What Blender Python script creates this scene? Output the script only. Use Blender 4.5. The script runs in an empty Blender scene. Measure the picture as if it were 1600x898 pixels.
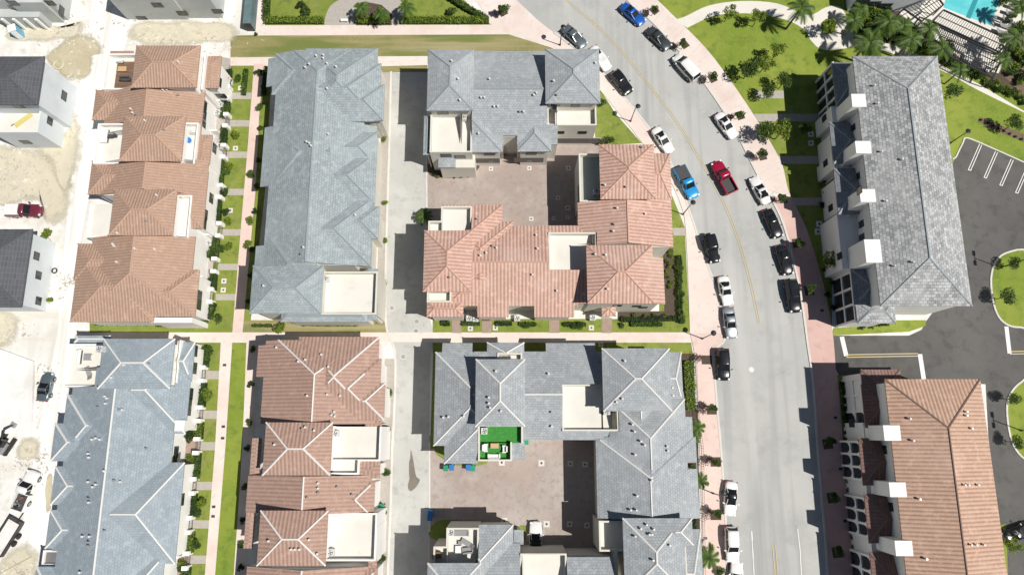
import bpy, math, random
from mathutils import Vector, Matrix
from mathutils.bvhtree import BVHTree
random.seed(7)
S = bpy.context.scene
COL = S.collection
# ---------------------------------------------------------------- camera, sky, sun, exposure
FPX, TILT, HC = 1067.0, math.radians(11.8), 100.0      # focal length in photo pixels, tilt from straight down, height
cd = bpy.data.cameras.new('camera'); cam = bpy.data.objects.new('camera', cd); COL.objects.link(cam)
cd.sensor_width = 36; cd.lens = 36 * FPX / 1600; cd.clip_end = 5000; cd.clip_start = 1
cam.location = (0, 0, HC); cam.rotation_euler = (TILT, 0, 0); S.camera = cam
S.render.resolution_x, S.render.resolution_y = 1024, 574
SUN_EL, SUN_AZ = math.radians(56.5), math.atan2(.93, -.37)   # the sun stands to the right of and a little below the picture
w = bpy.data.worlds.new('World'); S.world = w; w.use_nodes = True
nt = w.node_tree; sky = nt.nodes.new('ShaderNodeTexSky'); sky.sky_type = 'NISHITA'; sky.sun_disc = False
sky.sun_elevation = SUN_EL; sky.sun_rotation = SUN_AZ; sky.air_density = 1; sky.dust_density = .6
bg = nt.nodes['Background']; bg.inputs['Strength'].default_value = .04
nt.links.new(sky.outputs[0], bg.inputs['Color'])
sd = bpy.data.lights.new('sun', 'SUN'); sd.energy = 4.8; sd.angle = math.radians(.5); sd.color = (1, .955, .89)
sun = bpy.data.objects.new('sun', sd); COL.objects.link(sun)
sv = Vector((math.sin(SUN_AZ)*math.cos(SUN_EL), math.cos(SUN_AZ)*math.cos(SUN_EL), math.sin(SUN_EL)))
sun.rotation_euler = sv.to_track_quat('Z', 'Y').to_euler()
S.view_settings.view_transform = 'Standard'; S.view_settings.look = 'None'; S.view_settings.gamma = 1
S.view_settings.exposure = 0.1
S.view_settings.use_curve_mapping = False
# ---------------------------------------------------------------- survey: photo pixel + height -> place on the map
ct, st = math.cos(TILT), math.sin(TILT)
def W(px, py, z=0.0):
    u, v = px - 800, py - 449
    s = (HC - z) / (FPX*ct + v*st)
    return Vector((s*u, s*(FPX*st - v*ct), z))
def ray(px, py):
    p = W(px, py, 0); o = Vector((0, 0, HC)); return o, (p - o).normalized()
def RECT(x0, y0, x1, y1, z, ym=None):
    ym = (y0+y1)/2 if ym is None else ym
    return (W(x0, ym, z).x, W(800, y1, z).y, W(x1, ym, z).x, W(800, y0, z).y)   # X0,Y0,X1,Y1
# ---------------------------------------------------------------- mesh builder
ORG = {}
class MB:
    def __init__(s): s.v = []; s.f = []
    def poly(s, pts):
        n = len(s.v); s.v += [tuple(p) for p in pts]; s.f.append(tuple(range(n, n+len(pts)))); return s
    def box(s, x0, y0, z0, x1, y1, z1):
        n = len(s.v)
        s.v += [(x, y, z) for z in (z0, z1) for (x, y) in ((x0, y0), (x1, y0), (x1, y1), (x0, y1))]
        s.f += [tuple(n+i for i in q) for q in ((3,2,1,0),(4,5,6,7),(0,1,5,4),(1,2,6,5),(2,3,7,6),(3,0,4,7))]
        return s
    def obox(s, c, a, hx, hy, z0, z1):
        n = len(s.v); ca, sa = math.cos(a), math.sin(a)
        for z in (z0, z1):
            for (x, y) in ((-hx,-hy),(hx,-hy),(hx,hy),(-hx,hy)): s.v.append((c[0]+x*ca-y*sa, c[1]+x*sa+y*ca, z))
        s.f += [tuple(n+i for i in q) for q in ((3,2,1,0),(4,5,6,7),(0,1,5,4),(1,2,6,5),(2,3,7,6),(3,0,4,7))]
        return s
    def prism(s, pts, th):
        n = len(s.v); k = len(pts)
        s.v += [tuple(p) for p in pts] + [(p[0], p[1], p[2]-th) for p in pts]
        s.f.append(tuple(range(n, n+k))); s.f.append(tuple(range(n+2*k-1, n+k-1, -1)))
        for i in range(k): j = (i+1) % k; s.f.append((n+j, n+i, n+k+i, n+k+j))
        return s
    def tube(s, p, q, r, r2=None, m=6, cap=True):
        p, q = Vector(p), Vector(q); d = (q-p)
        if d.length < 1e-6: return s
        d.normalize(); a = d.orthogonal().normalized(); b = d.cross(a); n = len(s.v); r2 = r if r2 is None else r2
        for (c, rr) in ((p, r), (q, r2)):
            for i in range(m):
                t = 2*math.pi*i/m; s.v.append(tuple(c + (a*math.cos(t)+b*math.sin(t))*rr))
        for i in range(m): j = (i+1) % m; s.f.append((n+i, n+j, n+m+j, n+m+i))
        if cap: s.f.append(tuple(range(n+m-1, n-1, -1))); s.f.append(tuple(range(n+m, n+2*m)))
        return s
    def cyl(s, x, y, r, z0, z1, m=12, r2=None): return s.tube((x, y, z0), (x, y, z1), r, r2, m)
    def torus(s, c, R, r, m=16, k=6):
        n = len(s.v)
        for i in range(m):
            t = 2*math.pi*i/m
            for j in range(k):
                q = 2*math.pi*j/k; s.v.append((c[0]+(R+r*math.cos(q))*math.cos(t), c[1]+(R+r*math.cos(q))*math.sin(t), c[2]+r*math.sin(q)))
        for i in range(m):
            for j in range(k):
                s.f.append((n+i*k+j, n+((i+1)%m)*k+j, n+((i+1)%m)*k+(j+1)%k, n+i*k+(j+1)%k))
        return s
    def loft(s, rings, caps=True):
        k = len(rings[0]); n = len(s.v)
        for r in rings: s.v += [tuple(p) for p in r]
        for i in range(len(rings)-1):
            for j in range(k-1): s.f.append((n+i*k+j, n+i*k+j+1, n+(i+1)*k+j+1, n+(i+1)*k+j))
        if caps: s.f.append(tuple(n+j for j in range(k-1, -1, -1))); s.f.append(tuple(n+(len(rings)-1)*k+j for j in range(k)))
        return s
    def mesh(s, name, mat, o=Vector((0,0,0)), smooth=False):
        me = bpy.data.meshes.new(name); me.from_pydata([(x-o[0], y-o[1], z-o[2]) for x, y, z in s.v], [], s.f); me.update()
        uv = me.uv_layers.new(name='UVMap').data
        for p in me.polygons:
            n = p.normal
            if abs(n.z) > .998: a, b = Vector((1,0,0)), Vector((0,1,0))
            else: a = Vector((0,0,1)).cross(n).normalized(); b = n.cross(a)
            for li in p.loop_indices:
                c = me.vertices[me.loops[li].vertex_index].co + Vector(o); uv[li].uv = (c.dot(a), c.dot(b))
            if smooth: p.use_smooth = True
        me.materials.append(mat); return me
    def build(s, name, mat, parent=None, smooth=False, o=None):
        if o is None: o = ORG.get(parent.name, Vector((0,0,0))) if parent else Vector((0,0,0))
        ob = bpy.data.objects.new(name, s.mesh(name, mat, o, smooth)); COL.objects.link(ob)
        if parent: ob.parent = parent; ORG[ob.name] = o
        return ob
def tag(o, label=None, cat=None, group=None, kind=None):
    if label: o['label'] = label
    if cat: o['category'] = cat
    if group: o['group'] = group
    if kind: o['kind'] = kind
    return o
def thing(name, loc, label, cat, group=None, rz=0, keep=False):
    o = bpy.data.objects.new(name, None); COL.objects.link(o); o.location = loc; o.rotation_euler = (0, 0, rz); o.empty_display_size = .3
    if keep: ORG[o.name] = Vector(loc)       # its parts are built in map coordinates
    return tag(o, label, cat, group)
KIDS = {}
def copy_tree(o, parent=None):
    c = o.copy(); COL.objects.link(c); c.parent = parent
    for ch in KIDS.setdefault(o.name, [x for x in bpy.data.objects if x.parent is o]): copy_tree(ch, c)
    return c
# ---------------------------------------------------------------- materials
def mat(name, col, rough=.8, metal=0, spec=.5, noise=None, brick=None, bump=0, stripes=None, coat=0, stain=None):
    """noise: [(scale, colour, amount lo, hi, detail)] mixed over; coordinates are metres on the map or on the face"""
    m = bpy.data.materials.new(name); m.use_nodes = True; t = m.node_tree; N = t.nodes; L = t.links
    b = N['Principled BSDF']; b.inputs['Roughness'].default_value = rough; b.inputs['Metallic'].default_value = metal
    b.inputs['Specular IOR Level'].default_value = spec; b.inputs['Coat Weight'].default_value = coat
    rgb = N.new('ShaderNodeRGB'); rgb.outputs[0].default_value = (*col, 1); cur = rgb.outputs[0]; hgt = None
    if brick or stripes:
        uv = N.new('ShaderNodeUVMap'); uv.uv_map = 'UVMap'
    geo = N.new('ShaderNodeNewGeometry'); pos = geo.outputs['Position']
    def mix(f, a, c, mode='MIX'):
        x = N.new('ShaderNodeMix'); x.data_type = 'RGBA'; x.blend_type = mode
        if isinstance(f, (int, float)): x.inputs['Factor'].default_value = f
        else: L.new(f, x.inputs['Factor'])
        L.new(a, x.inputs[6])
        if isinstance(c, tuple): x.inputs[7].default_value = (*c, 1)
        else: L.new(c, x.inputs[7])
        return x.outputs[2]
    def ramp(src, lo, hi, a=0., bb=1.):
        r = N.new('ShaderNodeMapRange'); r.inputs[1].default_value = lo; r.inputs[2].default_value = hi
        r.inputs[3].default_value = a; r.inputs[4].default_value = bb; L.new(src, r.inputs[0]); return r.outputs[0]
    if brick:
        bw, bh, c1, c2, mortar, ms, off = brick
        bt = N.new('ShaderNodeTexBrick'); L.new(uv.outputs[0], bt.inputs['Vector']); bt.offset = off
        bt.inputs['Scale'].default_value = 1; bt.inputs['Brick Width'].default_value = bw; bt.inputs['Row Height'].default_value = bh
        bt.inputs['Mortar Size'].default_value = ms; bt.inputs['Mortar Smooth'].default_value = .3; bt.inputs['Bias'].default_value = 0
        bt.inputs['Color1'].default_value = (*c1, 1); bt.inputs['Color2'].default_value = (*c2, 1); bt.inputs['Mortar'].default_value = (*mortar, 1)
        cur = bt.outputs['Color']
    if stripes:
        per, dark, amt = stripes
        sx = N.new('ShaderNodeSeparateXYZ'); L.new(uv.outputs[0], sx.inputs[0])
        mm = N.new('ShaderNodeMath'); mm.operation = 'MULTIPLY'; mm.inputs[1].default_value = 2*math.pi/per; L.new(sx.outputs[0], mm.inputs[0])
        sn = N.new('ShaderNodeMath'); sn.operation = 'SINE'; L.new(mm.outputs[0], sn.inputs[0])
        f = ramp(sn.outputs[0], .1, -.8, 0, amt); cur = mix(f, cur, dark); hgt = sn.outputs[0]
    for i, (sc, c, lo, hi, det) in enumerate(noise or []):
        nz = N.new('ShaderNodeTexNoise'); nz.inputs['Scale'].default_value = sc; nz.inputs['Detail'].default_value = det; nz.inputs['Roughness'].default_value = .62
        mp = N.new('ShaderNodeMapping'); mp.inputs['Location'].default_value = (13.7*i+len(name)*3.1, 7.3*i, 2.1*i); L.new(pos, mp.inputs[0]); L.new(mp.outputs[0], nz.inputs['Vector'])
        cur = mix(ramp(nz.outputs['Fac'], lo, hi), cur, c)
    if stain:   # streaks: stretched noise along x or y
        for (sx_, sy_, c, lo, hi) in stain:
            nz = N.new('ShaderNodeTexNoise'); nz.inputs['Scale'].default_value = 1; nz.inputs['Detail'].default_value = 4
            mp = N.new('ShaderNodeMapping'); mp.inputs['Scale'].default_value = (sx_, sy_, .2); L.new(pos, mp.inputs[0]); L.new(mp.outputs[0], nz.inputs['Vector'])
            cur = mix(ramp(nz.outputs['Fac'], lo, hi), cur, c)
    L.new(cur, b.inputs['Base Color'])
    if bump:
        bp = N.new('ShaderNodeBump'); bp.inputs['Strength'].default_value = bump; bp.inputs['Distance'].default_value = .08
        if hgt is None:
            nz = N.new('ShaderNodeTexNoise'); nz.inputs['Scale'].default_value = 6; L.new(pos, nz.inputs['Vector']); hgt = nz.outputs['Fac']
        L.new(hgt, bp.inputs['Height']); L.new(bp.outputs[0], b.inputs['Normal'])
    return m
def srgb(r, g, b): return tuple((c/255/12.92 if c/255 <= .04045 else ((c/255+.055)/1.055)**2.4) for c in (r, g, b))
M = {}
def terra(name, a, b_, dark, per=.5, pale=None, amt=.75):
    return mat(name, a, .85, spec=.3, brick=(per*.8, .34, a, b_, tuple(x*.8 for x in a), .02, .5), stripes=(per, dark, amt), bump=.35,
            noise=([(.16, pale, .52, .95, 4)] if pale else []) + [(.09, tuple(x*.9 for x in a), .55, .9, 3), (1.1, tuple(min(1,x*1.18) for x in a), .54, .8, 5)])
M['brown'] = terra('brown_roof_tile', (.44, .30, .225), (.39, .26, .195), (.28, .18, .13), .42, None, .42)
M['pink'] = terra('pink_roof_tile', (.585, .395, .325), (.51, .33, .265), (.31, .175, .135), .50, (.64, .49, .425), .70)
M['rose'] = terra('rose_roof_tile', (.43, .29, .235), (.375, .25, .20), (.24, .145, .11), .50, None, .5)
M['salmon'] = terra('salmon_roof_tile', (.53, .36, .27), (.47, .31, .23), (.26, .155, .11), .50, (.58, .42, .34), .7)
def shing(name, a, b_, m_, bw=.42, bh=.34, lite=None, dirt=None):
    return mat(name, a, .8, spec=.3, brick=(bw, bh, a, b_, m_, .028, .5), noise=[(.12, lite or tuple(x*1.12 for x in a), .5, .9, 5), (1.2, tuple(x*1.25 for x in a), .52, .80, 6), (.7, tuple(x*.72 for x in a), .54, .85, 6)] + ([(.3, dirt, .56, .9, 5)] if dirt else []))
M['slate'] = shing('grey_green_shingle', (.335, .38, .395), (.26, .30, .315), (.17, .20, .215))
M['blue'] = shing('blue_grey_shingle', (.30, .35, .385), (.25, .30, .335), (.20, .24, .27), lite=(.34, .385, .41))
M['greyB'] = shing('cool_grey_shingle', (.36, .385, .40), (.29, .315, .33), (.20, .22, .235))
M['ash'] = shing('mottled_ash_shingle', (.44, .45, .45), (.22, .228, .235), (.09, .095, .10), .55, .42, lite=(.43, .44, .43))
M['black'] = mat('charcoal_roof_tile', (.06, .065, .075), .7, brick=(.8, .42, (.065, .07, .08), (.085, .09, .1), (.13, .13, .14), .03, 0))
def cap(name, c): return mat(name, c, .8)
M['cap_slate'] = cap('grey_ridge_tile', (.27, .31, .33)); M['cap_white'] = cap('pale_ridge_mortar', (.66, .65, .62))
M['cap_brown'] = cap('brown_ridge_tile', (.44, .29, .21)); M['cap_pink'] = cap('pink_ridge_tile', (.50, .31, .235)); M['cap_dark'] = cap('dark_ridge_tile', (.2, .13, .1))
M['white'] = mat('white_stucco', (.80, .79, .76), .9, noise=[(.35, (.70, .68, .64), .5, .85, 5)], bump=.05)
M['cream'] = mat('cream_stucco', (.62, .60, .53), .9, noise=[(.3, (.54, .52, .46), .5, .9, 4)])
M['bare'] = mat('bare_render', (.42, .45, .44), .9, noise=[(.25, (.55, .56, .53), .42, .8, 6), (.9, (.33, .36, .35), .55, .8, 5)])
M['barew'] = mat('pale_primer_render', (.62, .66, .68), .9, noise=[(.3, (.52, .57, .57), .45, .8, 6)])
M['deck'] = mat('terrace_membrane', (.66, .645, .59), .9, noise=[(.3, (.60, .58, .52), .45, .8, 4), (.5, (.52, .5, .45), .62, .85, 5)])
M['turf'] = mat('artificial_turf', (.035, .20, .03), .9, noise=[(3, (.05, .26, .045), .4, .7, 2)])
M['glass'] = mat('dark_window_glass', (.03, .035, .04), .08, spec=.8)
M['frame'] = mat('dark_frame', (.05, .045, .045), .5)
M['metal'] = mat('grey_metal', (.45, .45, .44), .45, .5, noise=[(2, (.3, .3, .3), .4, .8, 3)])
M['dkmetal'] = mat('black_paint_metal', (.03, .03, .032), .45)
M['wood'] = mat('brown_deck_boards', (.20, .125, .08), .7, brick=(2.4, .16, (.22, .14, .09), (.15, .09, .06), (.05, .03, .02), .012, .5))
M['concrete'] = mat('concrete', (.5, .49, .46), .9, noise=[(.4, (.4, .39, .36), .45, .75, 6)])
# ---------------------------------------------------------------- buildings
def clip(poly, ax, val, keep_lt):
    out = []; n = len(poly)
    for i in range(n):
        a, b = poly[i], poly[(i+1) % n]
        da = (a[ax]-val) * (-1 if keep_lt else 1); db = (b[ax]-val) * (-1 if keep_lt else 1)
        if da >= 0: out.append(a)
        if (da > 0 and db < 0) or (da < 0 and db > 0): t = da/(da-db); out.append(a.lerp(b, t))
    return out
def area(p):
    return abs(sum(p[i][0]*p[(i+1) % len(p)][1]-p[(i+1) % len(p)][0]*p[i][1] for i in range(len(p))))/2
def subtract(poly, r):
    X0, Y0, X1, Y1 = r; out = []; rest = poly
    for ax, val, lt in ((0, X0, True), (0, X1, False), (1, Y0, True), (1, Y1, False)):
        if len(rest) < 3: return out
        a = clip(rest, ax, val, lt)
        if len(a) >= 3 and area(a) > 1e-3: out.append(a)
        rest = clip(rest, ax, val, not lt)
    return out
def seg_sub(segs, r):
    out = []
    for a, b in segs:
        t0, t1 = 0., 1.; d = b-a; ok = True
        for ax, lo, hi in ((0, r[0], r[2]), (1, r[1], r[3])):
            if abs(d[ax]) < 1e-9:
                if a[ax] < lo or a[ax] > hi: ok = False
            else:
                u, v = (lo-a[ax])/d[ax], (hi-a[ax])/d[ax]; u, v = min(u, v), max(u, v); t0 = max(t0, u); t1 = min(t1, v)
        if not ok or t0 >= t1: out.append((a, b)); continue
        if t0 > .01: out.append((a, a+d*t0))
        if t1 < .99: out.append((a+d*t1, b))
    return out
ALLP = []          # every roof, deck and wall polygon: (points) for finding where a photo pixel lands
class Building:
    def __init__(s, name, label, cat, roofm, capm, wallm='white', pitch=.34, group=None, eo=.45):
        s.name, s.label, s.cat, s.rm, s.cm, s.wm, s.p, s.group = name, label, cat, roofm, capm, wallm, pitch, group
        s.eo = eo; s.roofs = []; s.terr = []; s.voids = []; s.wraps = []; s.k = 0; s.masses = []; s.gables = []
    def roof(s, x0, y0, x1, y1, ze=6.3, open='', ext=(), cut=(), only=None, ym=None, p=None, mass=True, mat=None, inset=.45, caps=True):
        s.roofs.append(dict(r=RECT(x0, y0, x1, y1, ze, ym), ze=ze + .011*s.k, open=open, ext=ext, cut=[RECT(*c, ze) for c in cut],
            only=RECT(*only, ze) if only else None, p=p or s.p, mass=mass, mat=mat, ins=inset, caps=caps)); s.k += 1
    def tower(s, *a, **k): k.setdefault('ze', 9.3); s.roof(*a, **k)
    def terrace(s, x0, y0, x1, y1, sides='NESW', z=6.05, top=.95, floor='deck', th=.22):
        s.terr.append((RECT(x0, y0, x1, y1, z+top), sides, z, top, floor, th))
    def void(s, x0, y0, x1, y1, z=6.3, h=0, keep=False): s.voids.append((RECT(x0, y0, x1, y1, z), h, keep))
    def block(s, x0, y0, x1, y1, z): s.masses.append((RECT(x0, y0, x1, y1, z), z))     # plain masonry, px taken at its top
    def finish(s):
        allr = [r['r'] for r in s.roofs] + [t[0] for t in s.terr] + [m[0] for m in s.masses]
        X0, Y0 = min(r[0] for r in allr), min(r[1] for r in allr); X1, Y1 = max(r[2] for r in allr), max(r[3] for r in allr)
        O = Vector(((X0+X1)/2, (Y0+Y1)/2, 0)); root = thing(s.name, O, s.label, s.cat, s.group, keep=True); s.root = root
        towers = [r for r in s.roofs if r['ze'] > 8]
        cells = []      # (rect, h, mode)
        rp = []
        for R in s.roofs:
            X0, Y0, X1, Y1 = R['r']; ze, p, op, i = R['ze'], R['p'], R['open'], R['ins']
            w, d = X1-X0, Y1-Y0; V = Vector
            yax = (d > w) if not op else (('N' in op or 'S' in op) and not ('E' in op or 'W' in op) or ((d > w) and ('N' in op or 'S' in op)))
            polys = []; caps = []
            if yax:
                h = w/2*p; xm = (X0+X1)/2; e0 = 0 if 'S' in op else min(w/2, d/2); e1 = 0 if 'N' in op else min(w/2, d/2)
                a, b = V((xm, Y0+e0, ze+h)), V((xm, Y1-e1, ze+h))
                if e0 and e0 < w/2-.01 or e1 and e1 < w/2-.01: pass
                c = [V((X0, Y0, ze)), V((X1, Y0, ze)), V((X1, Y1, ze)), V((X0, Y1, ze))]
                polys += [[c[1], c[2], b, a], [c[3], c[0], a, b]]
                if e0: polys.append([c[0], c[1], a]); caps += [(c[0], a), (c[1], a)]
                else: s.gables.append([c[0]+V((0,.0,0)), c[1], a])
                if e1: polys.append([c[2], c[3], b]); caps += [(c[2], b), (c[3], b)]
                else: s.gables.append([c[2], c[3], b])
            else:
                h = d/2*p; ym = (Y0+Y1)/2; e0 = 0 if 'W' in op else min(d/2, w/2); e1 = 0 if 'E' in op else min(d/2, w/2)
                a, b = V((X0+e0, ym, ze+h)), V((X1-e1, ym, ze+h))
                c = [V((X0, Y0, ze)), V((X1, Y0, ze)), V((X1, Y1, ze)), V((X0, Y1, ze))]
                polys += [[c[0], c[1], b, a], [c[2], c[3], a, b]]
                if e0: polys.append([c[3], c[0], a]); caps += [(c[3], a), (c[0], a)]
                else: s.gables.append([c[3], c[0], a])
                if e1: polys.append([c[1], c[2], b]); caps += [(c[1], b), (c[2], b)]
                else: s.gables.append([c[1], c[2], b])
            if (a-b).length > .05: caps.append((a, b))
            wr = [(X0 + (0 if 'W' in op else i), Y0 + (0 if 'S' in op else i), X1 - (0 if 'E' in op else s.eo), Y1 - (0 if 'N' in op else i))]
            for (sd_, e, qa, qb) in R['ext']:      # eave carried further out and down over part of a side; e in photo px
                m = e * (HC-ze)/FPX; zl = ze - p*m
                if sd_ in 'EW':
                    ya, yb = W(800, qb, ze).y, W(800, qa, ze).y
                    if sd_ == 'E': polys.append([V((X1, ya, ze)), V((X1+m, ya, zl)), V((X1+m, yb, zl)), V((X1, yb, ze))]); wr.append((X1-i, ya+i, X1+m-i, yb-i))
                    else: polys.append([V((X0, yb, ze)), V((X0-m, yb, zl)), V((X0-m, ya, zl)), V((X0, ya, ze))]); wr.append((X0-m+i, ya+i, X0+i, yb-i))
                else:
                    k = 1.04; xa, xb = W(qa, (qa and 449), ze).x, W(qb, 449, ze).x
                    yy = {'N': W(800, 0, 0)}; ymid = None
                    xa = X0 + (qa)*(HC-ze)/FPX; xb = X0 + (qb)*(HC-ze)/FPX      # for N/S the span is px from the roof's left edge
                    if sd_ == 'N': polys.append([V((xb, Y1, ze)), V((xb, Y1+m, zl)), V((xa, Y1+m, zl)), V((xa, Y1, ze))]); wr.append((xa+i, Y1-i, xb-i, Y1+m-i))
                    else: polys.append([V((xa, Y0, ze)), V((xa, Y0-m, zl)), V((xb, Y0-m, zl)), V((xb, Y0, ze))]); wr.append((xa+i, Y0-m+i, xb-i, Y0+i))
            cuts = list(R['cut'])
            if ze < 8:
                cuts += [t[0] for t in s.terr if t[2]+t[3] > ze-1] + [v[0] for v in s.voids if not v[2]]
                cuts += [(T['r'][0]+.5, T['r'][1]+.5, T['r'][2]-.5, T['r'][3]-.5) for T in towers]
            if R['only']:
                q = R['only']
                for ax, val, lt in ((0, q[0], False), (0, q[2], True), (1, q[1], False), (1, q[3], True)): polys = [c for c in (clip(pp, ax, val, lt) for pp in polys) if len(c) >= 3]
            for q in cuts:
                polys = [x for pp in polys for x in subtract(pp, q)]; caps = seg_sub(caps, q)
            if R['only']:
                q = R['only']; big = 1e4
                for rr in ((-big, -big, q[0], big), (q[2], -big, big, big), (-big, -big, big, q[1]), (-big, q[3], big, big)): caps = seg_sub(caps, rr)
            if not R['caps']: caps = []
            rp.append((polys, caps, R))
            if R['mass']:
                for q in wr:
                    if R['only']: o_ = R['only']; q = (max(q[0], o_[0]), max(q[1], o_[1]), min(q[2], o_[2]), min(q[3], o_[3]))
                    cells.append((q, ze-.02 if q is wr[0] else ze-.45, 'max', ze > 8, R['cut']))
        # keep a ridge cap only where no neighbouring roof of the building lies higher beside it
        def top(pls, x, y):
            best = -1
            for pp in pls:
                inside = True; sgn = 0
                for q in range(len(pp)):
                    a, c = pp[q], pp[(q+1) % len(pp)]; cr = (c[0]-a[0])*(y-a[1])-(c[1]-a[1])*(x-a[0])
                    if abs(cr) > 1e-6:
                        if sgn and cr*sgn < 0: inside = False; break
                        sgn = 1 if cr > 0 else -1
                if inside:
                    n = (pp[1]-pp[0]).cross(pp[2]-pp[0])
                    if abs(n.z) > 1e-6: best = max(best, pp[0].z-(n.x*(x-pp[0].x)+n.y*(y-pp[0].y))/n.z)
            return best
        for k_, (polys, caps, R) in enumerate(rp):
            others = [pp for j_, (q, _, R2) in enumerate(rp) if j_ != k_ and (R2['ze'] > 8) == (R['ze'] > 8) for pp in q]; new = []
            for a, b in caps:
                L = (b-a).length
                if L < .3: continue
                d = (b-a)/L; nn = Vector((-d.y, d.x, 0)).normalized(); n_ = max(2, int(L/.35)); run = None
                for i in range(n_+1):
                    p = a.lerp(b, i/n_) if 0 < i < n_ else a.lerp(b, .02 if i == 0 else .98); ok = True
                    for sg in (-.45, .45):
                        x, y = p.x+nn.x*sg, p.y+nn.y*sg; o_ = top(polys, x, y)
                        if o_ < 0: o_ = p.z-.2
                        if top(others, x, y) > o_+.06: ok = False
                    if ok and run is None: run = i
                    if (not ok or i == n_) and run is not None:
                        e = i if ok else i-1
                        if e-run >= 1: new.append((a.lerp(b, run/n_), a.lerp(b, e/n_)))
                        run = None
            caps[:] = new
        # roof meshes
        for polys, caps, R in rp:
            if not polys: continue
            m = MB()
            for pp in polys:
                m.prism(pp, .2); ALLP.append([Vector(x) for x in pp])
            ro = m.build('roof', M[R['mat'] or s.rm], root)
            if caps:
                for a, b in caps:
                    if (a-b).length < .3: continue
                    c = MB(); c.tube(a+Vector((0,0,-.02)), b+Vector((0,0,-.02)), .13, m=5); c.build('ridge_cap', M[s.cm], ro)
        # masonry as a height grid so that no two faces overlap
        hs = [(q, h, 'max', tw, cu) for (q, h, _, tw, cu) in cells if not tw]
        for q, h in s.masses: hs.append((q, h, 'max', h > 8, ()))
        seq = [x for x in hs if not x[3]]
        for (q, sides, z, top, fl, th) in s.terr:
            seq.append((q, z, 'set', False, ()))
            X0, Y0, X1, Y1 = q
            if 'N' in sides: seq.append(((X0, Y1-th, X1, Y1), z+top, 'max', 0, ()))
            if 'S' in sides: seq.append(((X0, Y0, X1, Y0+th), z+top, 'max', 0, ()))
            if 'W' in sides: seq.append(((X0, Y0, X0+th, Y1), z+top, 'max', 0, ()))
            if 'E' in sides: seq.append(((X1-th, Y0, X1, Y1), z+top, 'max', 0, ()))
        for q, h, kp in s.voids: seq.append((q, h, 'set', 0, ()))
        seq += [x for x in hs if x[3]] + [(q, h, 'max', 1, cu) for (q, h, _, tw, cu) in cells if tw]
        xs = sorted({round(v, 3) for x in seq for r in [x[0], *x[4]] for v in (r[0], r[2])}); ys = sorted({round(v, 3) for x in seq for r in [x[0], *x[4]] for v in (r[1], r[3])})
        nx, ny = len(xs)-1, len(ys)-1; H = [[0.]*ny for _ in range(nx)]
        for (q, h, mode, tw, cu) in seq:
            for i in range(nx):
                cx = (xs[i]+xs[i+1])/2
                if not q[0] < cx < q[2]: continue
                for j in range(ny):
                    cy = (ys[j]+ys[j+1])/2
                    if q[1] < cy < q[3] and not any(r[0] < cx < r[2] and r[1] < cy < r[3] for r in cu):
                        H[i][j] = max(H[i][j], h) if mode == 'max' else h
        m = MB(); g = lambda i, j: H[i][j] if 0 <= i < nx and 0 <= j < ny else 0.
        for i in range(nx):
            for j in range(ny):
                h = H[i][j]; a, b, c, d = xs[i], xs[i+1], ys[j], ys[j+1]
                if h > .01: m.poly([(a,c,h),(b,c,h),(b,d,h),(a,d,h)])
                for (di, dj, p0, p1) in ((1,0,(b,c),(b,d)), (0,1,(b,d),(a,d))):
                    k = g(i+di, j+dj)
                    if abs(k-h) > 1e-4:
                        if h > k: m.poly([(*p0,k),(*p1,k),(*p1,h),(*p0,h)])
                        else: m.poly([(*p1,h),(*p0,h),(*p0,k),(*p1,k)])
                if i == 0 and h > 0: m.poly([(a,d,0),(a,c,0),(a,c,h),(a,d,h)])
                if j == 0 and h > 0: m.poly([(a,c,0),(b,c,0),(b,c,h),(a,c,h)])
        ALLP.extend([[Vector(m.v[q]) for q in f] for f in m.f])
        s.wall = m.build('wall', M[s.wm], root)
        gm = MB()
        for t in s.gables:
            n = (t[1]-t[0]).cross(t[2]-t[0]).normalized(); o = -n*.12
            gm.poly([p+o for p in t]); gm.poly([p+o*3 for p in t][::-1])
        if gm.v: gm.build('gable', M[s.wm], root)
        for (q, sides, z, top, fl, th) in s.terr:
            X0, Y0, X1, Y1 = q; a = lambda c: th+.01 if c in sides else .01
            f = MB(); f.box(X0+a('W'), Y0+a('S'), z+.004, X1-a('E'), Y1-a('N'), z+.03); f.build('terrace_floor', M[fl], root)
        return root
BVH = [None]
def bvh():
    vs, fs = [], []
    for p in ALLP: n = len(vs); vs += p; fs.append(tuple(range(n, n+len(p))))
    BVH[0] = BVHTree.FromPolygons(vs, fs)
def hit(px, py):
    o, d = ray(px, py); loc, n, i, dist = BVH[0].ray_cast(o, d)
    if loc is None: return W(px, py, 0), Vector((0,0,1))
    if n.dot(d) > 0: n = -n
    return loc, n
def window(b, px, py, w_=1.1, h_=1.3, name='window', fm='dkmetal', face=None):
    loc, n = hit(px, py)
    if abs(n.z) > .5: return None
    t = Vector((0,0,1)).cross(n).normalized()
    def slab(mb, w2, h2, d0, d1):
        c = [loc + t*a + Vector((0,0,z)) for (a, z) in ((-w2,-h2),(w2,-h2),(w2,h2),(-w2,h2))]
        k = len(mb.v); mb.v += [tuple(p+n*d1) for p in c] + [tuple(p+n*d0) for p in c]
        mb.f += [tuple(k+i for i in q) for q in ((0,1,2,3),(1,0,4,5),(2,1,5,6),(3,2,6,7),(0,3,7,4))]
    m = MB(); slab(m, w_/2, h_/2, -.02, .05); f = m.build(name, M[fm], b.root)
    g = MB(); slab(g, w_/2-.08, h_/2-.08, .0, .06); g.build('pane', M['glass'], f)
    return f
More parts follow.
